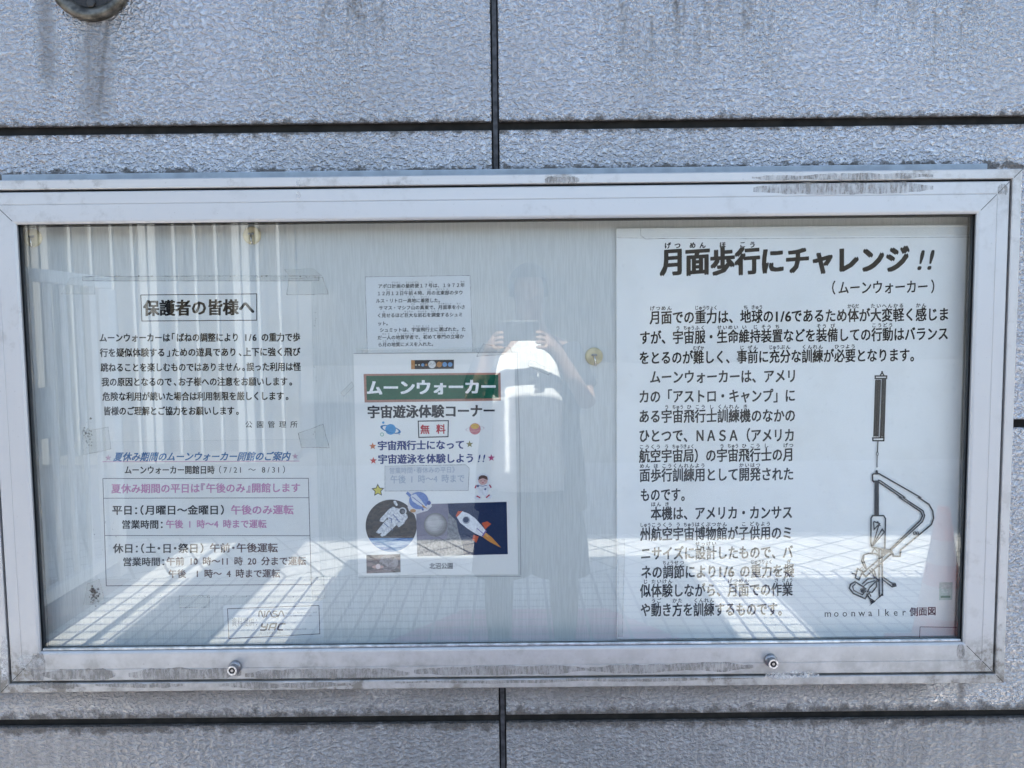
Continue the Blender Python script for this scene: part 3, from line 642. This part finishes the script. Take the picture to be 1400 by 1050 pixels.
# dark moon and rocket picture
b = MB()
quadpx(b, [(570.5, 760.8), (694.3, 757.7), (692.7, 686), (568.6, 689.6)], y_, 0)
quadpx(b, [(570.5, 760.8), (634, 759.2), (632, 741), (627, 728), (624, 712), (614, 702), (612, 688.4), (568.6, 689.6)], y_-.0001, 1)  # lighter left half: brightening by the glass reflection, put into the print
quadpx(b, [(570.1, 738), (611, 737), (613, 700), (612, 688.4), (568.6, 689.6)], y_-.0002, 2)  # violet part of the same painted reflection
for k in range(6): disc(b, 595.6-k*.62, 717.5-k*.85, 16.2-k*1.65, y_-.0003-k*.00003, 11+k)
for p, mi in (([(868, 182), (905, 185), (858, 238), (846, 222)], 5), ([(905, 185), (960, 205), (1015, 245), (1065, 300), (1108, 352), (1078, 405), (1020, 380), (950, 335), (885, 285), (856, 236)], 6),
              ([(1073, 287), (1120, 272), (1156, 295), (1102, 342)], 5), ([(1000, 388), (1046, 405), (1026, 459), (991, 432)], 5), ([(1108, 370), (1160, 410), (1242, 502), (1140, 450), (1076, 404)], 7)):
    quadpx(b, list(reversed(cc(p))), y_-.0005, mi)
quadpx(b, list(reversed(cc([(1108, 372), (1085, 384), (1130, 412), (1128, 394)]))), y_-.0006, 8)
disc(b, *cc([(938, 262)])[0], 5.2, y_-.0006, 9); disc(b, *cc([(936, 259)])[0], 3.9, y_-.0007, 0)
stroke(b, cc([(1030, 332), (1085, 378)]), 1.1, y_-.0007, 10); stroke(b, cc([(1112, 352), (1078, 402)]), 2, y_-.0007, 10)
b.build('rocket_picture', [ink((.012, .026, .075)), earth_ink('picture_reflected_grey', (.13, .135, .15), (.25, .25, .26), 220), earth_ink('picture_reflected_violet', (.16, .15, .21), (.22, .20, .25), 30), earth_ink('picture_moon', (.22, .205, .20), (.36, .345, .34), 70, (.5, 1, 2)), earth_ink('picture_moon_pale', (.44, .43, .44), (.54, .53, .53), 70, (.5, 1, 2)),
       ink((.52, .10, .045)), ink((.70, .70, .72)), ink((.56, .24, .06)), ink((.62, .33, .12)), ink((.30, .31, .36)), ink((.18, .13, .33))]+[earth_ink('picture_moon_tone', (v*.86, v*.83, v*.82), (v*1.1, v*1.06, v*1.05), 60, (.4, 1, 2.5)) for v in (.16, .23, .30, .37, .43, .48)], ne, fix=False)
# cut-out shuttle picture
b = MB(); quadpx(b, list(reversed(cc([(415, 20), (560, 15), (610, 70), (632, 110), (640, 140), (600, 180), (490, 212), (440, 180), (428, 150), (440, 80)]))), y_-.0008, 0)
disc(b, *cc([(525, 92)])[0], 13.2, y_-.0009, 1, ry=12); quadpx(b, list(reversed(cc([(450, 45), (500, 35), (545, 85), (600, 160), (570, 150), (520, 130), (470, 95)]))), y_-.001, 2)
quadpx(b, list(reversed(cc([(545, 115), (605, 165), (560, 150)]))), y_-.0011, 3); disc(b, *cc([(613, 112)])[0], 2.8, y_-.001, 4); disc(b, *cc([(475, 180)])[0], 4, y_-.0010, 3, ry=2.4); disc(b, *cc([(560, 170)])[0], 1.5, y_-.001, 4)
stroke(b, cc([(470, 60), (560, 130)]), .9, y_-.0012, 4); stroke(b, cc([(420, 22), (455, 52)]), 4, y_-.0011, 1)
b.build('shuttle_cutout', [ink((.62, .60, .60)), ink((.15, .22, .45)), ink((.60, .62, .66)), ink((.45, .24, .10)), ink((.09, .12, .30))], ne, fix=False)
# small sunrise picture
b = MB(); quadpx(b, [(501.3, 784), (547.7, 782.4), (547.4, 757.5), (500.7, 759)], y_, 0); disc(b, 531.5, 769, 12.8, y_-.0001, 1, ry=11.2); disc(b, 516.5, 775, 8, y_-.0002, 2, ry=2.4); disc(b, 517, 774.5, 3.2, y_-.0003, 3, ry=3.6)
b.build('sunrise_picture', [earth_ink('picture_dusk', (.10, .09, .085), (.28, .21, .19), 40, (1, 1, 3)), earth_ink('picture_pale_planet', (.20, .17, .16), (.40, .35, .34), 70), ink((.55, .36, .30)), ink((.75, .62, .58))], ne, fix=False)
# laminate film with its margin and tape strips
for q in ([(652, 487), (661, 470), (697, 476), (701, 484)], [(725, 492), (754, 506), (750, 513), (722, 500)], [(466, 538), (481, 522), (484, 528), (470, 542)], [(486, 476), (726, 475), (727, 483), (487, 484)]): tape(ne, q, Y2-.0014, True if q[0][0] != 486 else False)
b = MB(); stroke(b, [(483.5, 483.4), (595, 482.3), (705, 481.4)], .8, Y2-.0015); stroke(b, [(707, 481), (710.5, 600), (712, 786)], .7, Y2-.0015); stroke(b, [(490, 790), (712, 788)], .6, Y2-.0015); b.build('laminate_edge', film('laminate_edge_grey', (.25, .26, .27), .7, .4), ne, fix=False)

# ---- large white sign
Y3 = YB-.0062; yk = Y3-.0002
nf = thing('white_sign_panel', P(1085, 880, YB), 'large white sign panel with bold brush-style heading and line drawing of a sling machine', 'sign')
q = [P(844.8, 886, Y3), P(1345, 886, Y3), P(1345, 309, Y3), P(842, 309.8, Y3)]
zt, zb = P(1085, 309.5, Y3).z, z0-.004; xl, xr = P(843, 600, Y3).x, x1+.006
b = MB(); b.slab([Vector((xl, Y3, zb)), Vector((xr, Y3, zb)), Vector((xr, Y3, zt)), Vector((xl, Y3, zt))], .0058); b.build('panel', M_PANELW, nf, bevel=.0006)
b = MB()
line(b, yk, '[月|げつ][面|めん][歩|ほ][行|こう]にチャレンジ', 902.5, 358.4, 1244, 354, 39, .044, rise=.07, ruby=22.4, rh=9)
line(b, yk, '!!', 1253, 354.5, 1280, 354, 38, .018, half=.5, slant=.22)
line(b, yk, '（ムーンウォーカー）', 1134, 393.6, 1281, 391.6, 19.5, .021, rise=.08, narrow=.75)
T = [('[月|げつ][面|めん]での[重|じゅう][力|りょく]は、[地|ち][球|きゅう]の1/6であるため[体|からだ]が[大|たい][変|へん][軽|かる]く[感|かん]じま', 888, 434.3, 1298, 429.6),
     ('すが、[宇|う][宙|ちゅう][服|ふく]・[生|せい][命|めい][維|い][持|じ][装|そう][置|ち]などを[装|そう][備|び]しての[行|こう][動|どう]はバランス', 874, 461.8, 1297, 456),
     ('をとるのが[難|むずか]しく、[事|じ][前|ぜん]に[充|じゅう][分|ぶん]な[訓|くん][練|れん]が[必|ひつ][要|よう]となります。', 873.5, 489.4, 1259, 485.2),
     ('ムーンウォーカーは、アメリ', 888, 515.6, 1090, 514), ('カの「アストロ・キャンプ」に', 873, 542.4, 1088, 540.6), ('ある[宇|う][宙|ちゅう][飛|ひ][行|こう][士|し][訓|くん][練|れん][機|き]のなかの', 873, 569.4, 1088, 568),
     ('ひとつで、ＮＡＳＡ（アメリカ', 873, 595.8, 1087, 595), ('[航|こう][空|くう][宇|う][宙|ちゅう][局|きょく]）の[宇|う][宙|ちゅう][飛|ひ][行|こう][士|し]の[月|げつ]', 873.5, 623.6, 1085.5, 621.4),
     ('[面|めん][歩|ほ][行|こう][訓|くん][練|れん][用|よう]として[開|かい][発|はつ]された', 874, 649.8, 1085.5, 648), ('ものです。', 875, 676.8, 945, 676),
     ('[本|ほん][機|き]は、アメリカ・カンサス', 889.5, 702.2, 1084, 700.4), ('[州|しゅう][航|こう][空|くう][宇|う][宙|ちゅう][博|はく][物|ぶつ][館|かん]が[子|こ][供|ども][用|よう]のミ', 875, 730.4, 1084, 728.4),
     ('ニサイズに[設|せっ][計|けい]したもので、バ', 875.5, 756.8, 1084.5, 754.8), ('ネの[調|ちょう][節|せつ]により1/6 の[重|じゅう][力|りょく]を[擬|ぎ]', 876, 782.4, 1086, 780.4),
     ('[似|じ][体|たい][験|けん]しながら、[月|げつ][面|めん]での[作|さ][業|ぎょう]', 875, 807.8, 1084, 805.8), ('や[動|うご]き[方|かた]を[訓|くん][練|れん]するものです。', 875.5, 834, 1078, 832.8)]
for s, a, c, d, e in T: line(b, yk, s, a, c, d, e, 19.5, .027, rise=.07, ruby=12.6, rh=6.6, half=.5)
line(b, yk, 'moonwalker', 1126, 838.4, 1242, 836.4, 13.5, .006, half=1); line(b, yk, '側面図', 1243.5, 836.6, 1280, 835.2, 12.6, .024, 1)
b.build('lettering', [ink(BLACK), ink((.06, .02, .04))], nf, fix=False)
# line drawing of the machine
def c1(p): return [(a/5.833+1140, c/5.833+500) for a, c in p]
def c2(p): return [(a/5.25+1120, c/5.25+680) for a, c in p]
b = MB(); DY = [yk]
def S(p, wd=1.5, closed=False): DY[0] -= .000012; stroke(b, p, wd*1.38, DY[0], 0, closed)
def Fl(p): DY[0] -= .000012; b.poly([P(a, c, DY[0]) for a, c in p])
S(c1([(370, 78), (385, 55), (400, 78)]), 1.4); DY[0] -= .00001; disc(b, *c1([(385, 50)])[0], 1.4, DY[0])
S(c1([(330, 82), (422, 82), (420, 102), (330, 102)]), 1.4, True)
S(c1([(310, 576), (400, 574), (398, 598), (312, 598)]), 1.4, True)
for (ta, tb, ba, bb) in (((334, 113), (352, 113), (319, 566), (336, 566)), ((354, 113), (371, 113), (338, 566), (353, 566)), ((389, 107), (413, 107), (372, 569), (399, 569))):
    S(c1([ta, ba]), 1.3); S(c1([tb, bb]), 1.3)
    n = 56
    for k in range(n):
        t0, t1 = k/n, (k+.55)/n
        L0 = (ta[0]+(ba[0]-ta[0])*t0, ta[1]+(ba[1]-ta[1])*t0); R0_ = (tb[0]+(bb[0]-tb[0])*t0, tb[1]+(bb[1]-tb[1])*t0)
        S(c1([L0, (R0_[0], R0_[1]+3)]), .95)
S(c1([(352, 600), (348, 688)]), 1.1); DY[0] -= .00001; annulus(b, *c1([(347, 702)])[0], 1.9, 3.0, .9, DY[0], n=16)
for k in range(6):
    DY[0] -= .00001; annulus(b, *c1([(345.5-k*.3, 728+k*15)])[0], 1.05, 1.5, .6, DY[0], n=10)
Fl(c1([(330, 858), (355, 858), (350, 835), (336, 832)]))
S(c1([(322, 930), (309, 915), (309, 868), (318, 862), (362, 862), (690, 1049)])+c2([(715, 2), (788, 50), (815, 98), (821, 150), (805, 195), (700, 283), (586, 376), (580, 424), (531, 422), (528, 398)]), 1.5)
S(c1([(312, 915), (326, 926), (356, 927), (536, 1049)])+c2([(578, 2), (728, 102), (741, 132), (726, 166), (498, 384)]), 1.4)
S(c1([(352, 912), (372, 918), (566, 1049)])+c2([(602, 2), (746, 97), (757, 132), (742, 174), (515, 380)]), 1.3)
Fl(c1([(326, 915), (359, 915)])+c2([(429, 131), (396, 131)]))
S(c2([(372, 150), (384, 131), (462, 131), (476, 152), (471, 372), (380, 357), (371, 330)]), 1.4, True)
for p in ([(390, 172), (434, 188), (394, 230), (391, 176)], [(430, 190), (384, 348)], [(418, 172), (438, 205)], [(384, 346), (452, 228), (467, 250), (388, 344)], [(380, 395), (395, 365), (420, 392)]): S(c2(p), 1.2)
S(c2([(524, 398), (335, 570), (312, 544), (500, 386)]), 1.5, True)
S(c2([(436, 418), (400, 402), (352, 402), (318, 414), (305, 455), (325, 500), (345, 520)]), 1.4); S(c2([(322, 412), (318, 450), (338, 505)]), 1.1); S(c2([(375, 510), (398, 530), (408, 580)]), 1.4); S(c2([(360, 520), (385, 545), (398, 582)]), 1.1)
S(c2([(430, 372), (450, 372), (455, 702), (431, 704)]), 1.4, True); S(c2([(448, 378), (505, 380), (526, 394)]), 2.2); Fl(c2([(452, 385), (500, 383), (470, 405), (452, 410)]))
S(c2([(455, 570), (520, 615), (545, 618), (551, 636), (524, 643), (455, 590)]), 1.3); Fl(c2([(520, 622), (543, 618), (548, 634), (526, 640)]))
S(c2([(275, 512), (312, 532), (286, 592), (259, 578)]), 1.4, True); S(c2([(234, 545), (270, 553)]), 1.2); DY[0] -= .00001; annulus(b, *c2([(306, 514)])[0], 2.3, 2.3, .8, DY[0], n=14)
S(c2([(338, 660), (300, 632), (257, 605), (226, 624), (216, 652), (245, 690), (330, 727), (352, 690)]), 1.5); S(c2([(262, 618), (240, 640), (248, 668), (310, 700), (338, 668)]), 1.1)
S(c2([(410, 600), (362, 648), (346, 678), (380, 681), (412, 640)]), 1.4, True); S(c2([(308, 622), (348, 586), (408, 578), (432, 604)]), 1.4); S(c2([(318, 640), (345, 615), (400, 598)]), 1.1)
S(c2([(340, 690), (362, 725), (398, 746), (362, 776), (440, 708), (455, 690)]), 1.4); Fl(c2([(362, 735), (392, 748), (372, 770)])); S(c2([(345, 700), (360, 688), (372, 712)]), 1.2); Fl(c2([(292, 655), (335, 650), (322, 690), (300, 680)])); S(c2([(412, 600), (430, 602)]), 1.8)
S(c2([(676, 250), (690, 247), (695, 262), (680, 265)]), 1.1, True); S(c2([(698, 250), (712, 249), (712, 263), (700, 264)]), 1.0, True)
b.build('machine_drawing', ink(BLACK), nf, fix=False)
# green sticker and outline on the sign
b = MB(); b.slab([P(a, c, yk-.0006) for a, c in ((1284, 820.5), (1301.5, 820), (1302.5, 796), (1284.5, 796.5))], .0004); st = b.build('green_sticker', ink((.52, .62, .56)), nf)
b = MB(); annulus(b, 1293, 805.6, 5.8, 5.8, 2.2, yk-.0008, 0, n=24, a0=.2, a1=5.2); quadpx(b, [(1296, 803), (1300, 801), (1296.5, 798.5)], yk-.0009, 0); quadpx(b, [(1286, 817.5), (1299.5, 817.2), (1299.5, 814.3), (1286, 814.6)], yk-.0008, 1); b.build('recycling_mark', [ink((.62, .68, .64)), ink((.17, .30, .22))], st, fix=False)
b = MB(); stroke(b, [(1257, 874), (1258, 857), (1320, 858)], .8, yk); b.build('label_outline', ink((.06, .06, .07)), nf, fix=False)
tape(nf, [(843, 324.5), (1330, 322), (1330, 310.5), (843, 311.5)], yk-.0004, False)
b = MB(); stroke(b, [(843, 325), (1000, 326.5), (1328, 324)], .7, yk-.0005); stroke(b, [(876, 312), (876, 322), (883, 327), (912, 326)], .6, yk-.0006); b.build('tape_edge', M_TAPEDIRT, nf, fix=False)
tape(nf, [(845, 870), (851, 870), (854, 737), (845, 738)], yk-.0004)

# ------------------------------------------------------------------ what the glass mirrors: fence, slatted screen, cone, photographer
M_WHITE = plain('white_painted_steel', (.84, .84, .84), .4, var=.08)
FX = -2.47
fe = thing('white_steel_fence', (FX, -3.4, 0), 'white painted steel railing reflected in the left end of the glass', 'fence')
b = MB(); b.box((FX-.03, -3.47, 1.80), (FX+.03, -.5, 1.87)); b.build('top_rail', M_WHITE, fe, bevel=.008)
b = MB(); b.box((FX-.025, -3.40, .10), (FX+.025, -.5, .17)); b.build('bottom_rail', M_WHITE, fe, bevel=.006)
b = MB(); b.box((FX-.03, -3.50, 0), (FX+.03, -3.405, 1.795)); b.build('end_post', M_WHITE, fe, bevel=.008)
b = MB(); b.box((FX-.03, -1.9, 0.1715), (FX+.03, -1.84, 1.798)); b.build('post', M_WHITE, fe, bevel=.006)
for k in range(18):
    y = -3.28+k*.155
    if abs(y+1.87) < .06: continue
    b = MB(); b.box((FX-.012, y-.012, .1705), (FX+.012, y+.012, 1.799)); b.build('bar', M_WHITE, fe)
b = MB(); b.box((FX+.031, -2.75, .98), (FX+.036, -2.3, 1.25)); b.build('plate', plain('grey_plate', (.55, .58, .60), .4), fe)
SY = -7.6
sc = thing('slatted_screen', (-4, SY, 0), 'tall pale slatted screen reflected behind the railing at the left of the glass', 'screen')
M_SCREENB = plain('screen_backing', (.030, .026, .018), .8); M_SLAT = plain('grey_blue_slat_paint', (.16, .17, .18), .5)
b = MB()
for k in range(18):
    x = -6.6+k*.235; b.box((x-.016, SY, .11), (x+.016, SY+.05, 4.6))
b.build('slats', M_SLAT, sc)
for x in (-5.28, -4.07, -3.02):
    b = MB(); b.box((x-.098, SY-.10, 0), (x-.010, SY+.08, 4.6)); b.box((x+.010, SY-.10, 0), (x+.098, SY+.08, 4.6)); b.box((x-.0102, SY-.06, 0), (x+.0102, SY+.02, 4.58)); b.build('post', M_SLAT, sc, bevel=.01)
b = MB(); b.box((-6.8, SY-.35, 0), (-2.5, SY-.25, 4.62)); b.build('backing', M_SCREENB, sc)
b = MB(); b.box((-6.8, SY-.2, 0), (-2.5, SY+.06, .10)); b.build('plinth', plain('dark_plinth', (.07, .068, .065), .8), sc)

bd = thing('building', (0, -30, 0), 'long low dark building far behind the photographer, added only to dull the mirrored band', 'building')  # added so the glass mirrors something dark instead of bright sky
b = MB(); b.box((-34, -36, 0), (34, -30, 6.2)); b.build('wall', plain('shade_dark_wall', (.014, .0135, .012), .85, var=.25, sc=1.2), bd)  # near-black colour stands in for a background lying in shade
for k in range(9):
    b = MB(); b.box((-31+k*7.2, -29.99, 1.0), (-28.6+k*7.2, -29.95, 2.9)); b.build('window', plain('dark_pane', (.03, .03, .03), .25), bd)
b = MB(); b.box((-34.4, -36.4, 6.21), (34.4, -29.6, 6.6)); b.build('roof_edge', M_SEAL, bd)

cn = thing('traffic_cone', (1.99, -2.12, 0), 'faded red traffic cone reflected at the lower right of the glass', 'traffic cone')
M_CRED = plain('faded_red_plastic', (.58, .13, .11), .5); M_CWH = plain('reflective_white_band', (.62, .45, .44), .4)
b = MB(); b.box((1.99-.18, -2.30, .005), (1.99+.18, -1.94, .04)); b.build('base', M_CRED, cn, bevel=.012)
def cr(h): return .125-.100*(h-.04)/.66
for h0, h1, mt, nm in ((.041, .20, M_CRED, 'body'), (.2002, .34, M_CWH, 'reflective_band'), (.3402, .44, M_CRED, 'body'), (.4402, .55, M_CWH, 'reflective_band'), (.5502, .70, M_CRED, 'body')):
    b = MB(); b.lathe([(cr(h0), h0), (cr(h1), h1)], (1.99, -2.12, 0), axis='z', n=32); b.build(nm, mt, cn, smooth=False)

# photographer
pr = thing('person', (.10, -2.0, 0), 'person in open dark jacket, white shirt and wide shorts, reflected while photographing the case', 'person')
def skin(name, pts, edges, radii, mat, parent):
    me = bpy.data.meshes.new(name); me.from_pydata(pts, edges, []); o = bpy.data.objects.new(name, me); COL.objects.link(o)
    me.materials.append(mat); o.parent = parent; o.matrix_parent_inverse = Matrix.Translation(-parent.location)
    md = o.modifiers.new('skin', 'SKIN'); md.use_smooth_shade = True
    for v, r in zip(me.skin_vertices[0].data, radii): v.radius = (r if isinstance(r, tuple) else (r, r)); v.use_root = False
    me.skin_vertices[0].data[0].use_root = True
    s = o.modifiers.new('sub', 'SUBSURF'); s.levels = 2; s.render_levels = 2
    return o
px, py = .10, -2.02
V = [(px, py, .95), (px, py, 1.12), (px, py+.01, 1.32), (px, py, 1.46), (px, py+.02, 1.55), (px, py+.035, 1.64), (px, py+.03, 1.72), (px, py+.02, 1.78)]
E_ = [(i, i+1) for i in range(7)]; Rr = [(.15, .10), (.135, .09), (.155, .10), (.10, .075), (.052, .052), (.072, .085), (.078, .092), (.05, .06)]
def add(chain, rad, root):
    prev = root
    for p, r in zip(chain, rad): V.append(p); Rr.append(r); E_.append((prev, len(V)-1)); prev = len(V)-1
    return prev
for sx in (-1, 1):
    h = add([(px+sx*.10, py, .88), (px+sx*.14, py+.01, .52), (px+sx*.145, py-.005, .36), (px+sx*.15, py-.02, .10), (px+sx*.155, py+.03, .05), (px+sx*.17, py+.15, .035)],
            [.085, .06, .058, .036, .04, .03], 0)
    wr = add([(px+sx*.19, py, 1.42), (px+sx*.25, py+.10, 1.20), (px+sx*.135-.03, py+.32, 1.44), (px+sx*.10-.045, py+.385, 1.485)], [.055, .042, .029, .033], 3)
    for k in range(4):                                       # fingers wrap the ends of the phone
        bx = px+sx*.10-.045
        add([(bx-sx*.004, py+.405+.004*k, 1.512-.018*k), (bx-sx*.018, py+.432, 1.520-.019*k), (bx-sx*.040, py+.436, 1.520-.019*k)], [.0085, .008, .007], wr)
    add([(px+sx*.085-.045, py+.37, 1.515), (px+sx*.06-.045, py+.385, 1.535), (px+sx*.035-.045, py+.395, 1.54)], [.011, .009, .008], wr)
V += [(px, py+.125, 1.665)]; Rr += [.016]; E_ += [(5, len(V)-1)]
M_SKIN = plain('skin', (.33, .21, .155), .5, var=.05)
skin('body', V, E_, Rr, M_SKIN, pr)
def loft(rings, name, mat, n=28, wob=0.0, thick=.004):
    b = MB(); pts = []
    for (cx, cy, cz, rx, ry) in rings:
        for k in range(n):
            a = 2*math.pi*k/n; q = 1+wob*math.sin(7*a+cz*9)
            pts.append((cx+rx*q*math.cos(a), cy+ry*q*math.sin(a), cz))
    fs = [(j*n+k, j*n+(k+1) % n, (j+1)*n+(k+1) % n, (j+1)*n+k) for j in range(len(rings)-1) for k in range(n)]
    b.faces(pts, fs); o = b.build(name, mat, pr, smooth=True); s = o.modifiers.new('thick', 'SOLIDIFY'); s.thickness = thick; return o
M_SHIRT = plain('white_cotton', (.72, .72, .72), .8); M_SHORTS = plain('dark_navy_cloth', (.035, .04, .055), .85)
loft([(px, py, .84, .225, .155), (px, py, .92, .215, .15), (px, py, 1.12, .195, .135), (px, py+.01, 1.30, .215, .14), (px, py, 1.40, .20, .125), (px, py, 1.46, .13, .10), (px, py+.005, 1.50, .075, .075)], 'shirt', M_SHIRT, wob=.012)
M_JACK = plain('charcoal_jacket', (.030, .033, .042), .85)
def open_loft(rings, name, mat, a0, a1, n=36):
    """a garment open at the front: rings run from angle a0 round the back to a1"""
    b = MB(); pts = []
    for (cx, cy, cz, rx, ry, gp) in rings:
        for k in range(n+1):
            a = (a0+gp)+(a1-a0-2*gp)*k/n; pts.append((cx+rx*math.cos(a), cy+ry*math.sin(a), cz))
    b.faces(pts, [(j*(n+1)+k, j*(n+1)+k+1, (j+1)*(n+1)+k+1, (j+1)*(n+1)+k) for j in range(len(rings)-1) for k in range(n)])
    o = b.build(name, mat, pr, smooth=True); q = o.modifiers.new('thick', 'SOLIDIFY'); q.thickness = .006; q.offset = 1; return o
open_loft([(px, py, .74, .245, .175, .05), (px, py, .92, .235, .17, .12), (px, py, 1.12, .212, .152, .16), (px, py+.01, 1.30, .228, .155, .10), (px, py, 1.42, .20, .13, .02), (px, py, 1.485, .12, .10, .0)], 'jacket', M_JACK, math.pi*.72, math.pi*2.33)
for sx in (-1, 1):
    loft([(px+sx*.13, py, .45, .135, .14), (px+sx*.125, py, .60, .125, .135), (px+sx*.105, py, .80, .112, .13), (px+sx*.09, py, .93, .10, .12)], 'shorts_leg', M_SHORTS, wob=.02)
    p0, p1 = Vector((px+sx*.15, py, 1.435)), Vector((px+sx*.247, py+.095, 1.215))
    b = MB(); b.tube([p0, p0.lerp(p1, .35), p0.lerp(p1, .75)], [.078, .076, .072], 20); b.build('sleeve', M_JACK, pr, smooth=True)
    loft([(px+sx*.145, py-.01, .42, .066, .07), (px+sx*.148, py-.012, .30, .064, .068), (px+sx*.15, py-.02, .12, .046, .05)], 'sock', M_SHORTS, wob=0)
b = MB(); n, mlat = 24, 10; pts = []
for j in range(mlat+1):
    th = math.pi*.60*j/mlat
    for k in range(n):
        a = 2*math.pi*k/n; cut = 1 if math.sin(a) < .35 else .62
        t = th*cut; pts.append((px+.092*math.sin(t)*math.cos(a), py+.028+.106*math.sin(t)*math.sin(a)-.008, 1.705+.112*math.cos(t)))
b.faces(pts, [(j*n+k, j*n+(k+1) % n, (j+1)*n+(k+1) % n, (j+1)*n+k) for j in range(mlat) for k in range(n)]); b.build('hair', plain('black_hair', (.012, .011, .010), .4), pr, smooth=True)
ph = thing('mobile_phone', (CAM.x+.02, CAM.y-.012, CAM.z-.02), 'dark mobile phone held level in both hands by the reflected photographer', 'phone')
b = MB(); b.box((CAM.x-.06, CAM.y-.020, CAM.z-.062), (CAM.x+.10, CAM.y-.012, CAM.z+.016)); b.build('case', plain('phone_black', (.02, .02, .022), .35), ph, bevel=.003)
b = MB(); b.lathe([(.006, -.0118), (.006, -.0100)], (CAM.x, CAM.y, CAM.z), n=20); b.build('lens_ring', M_STEEL, ph)
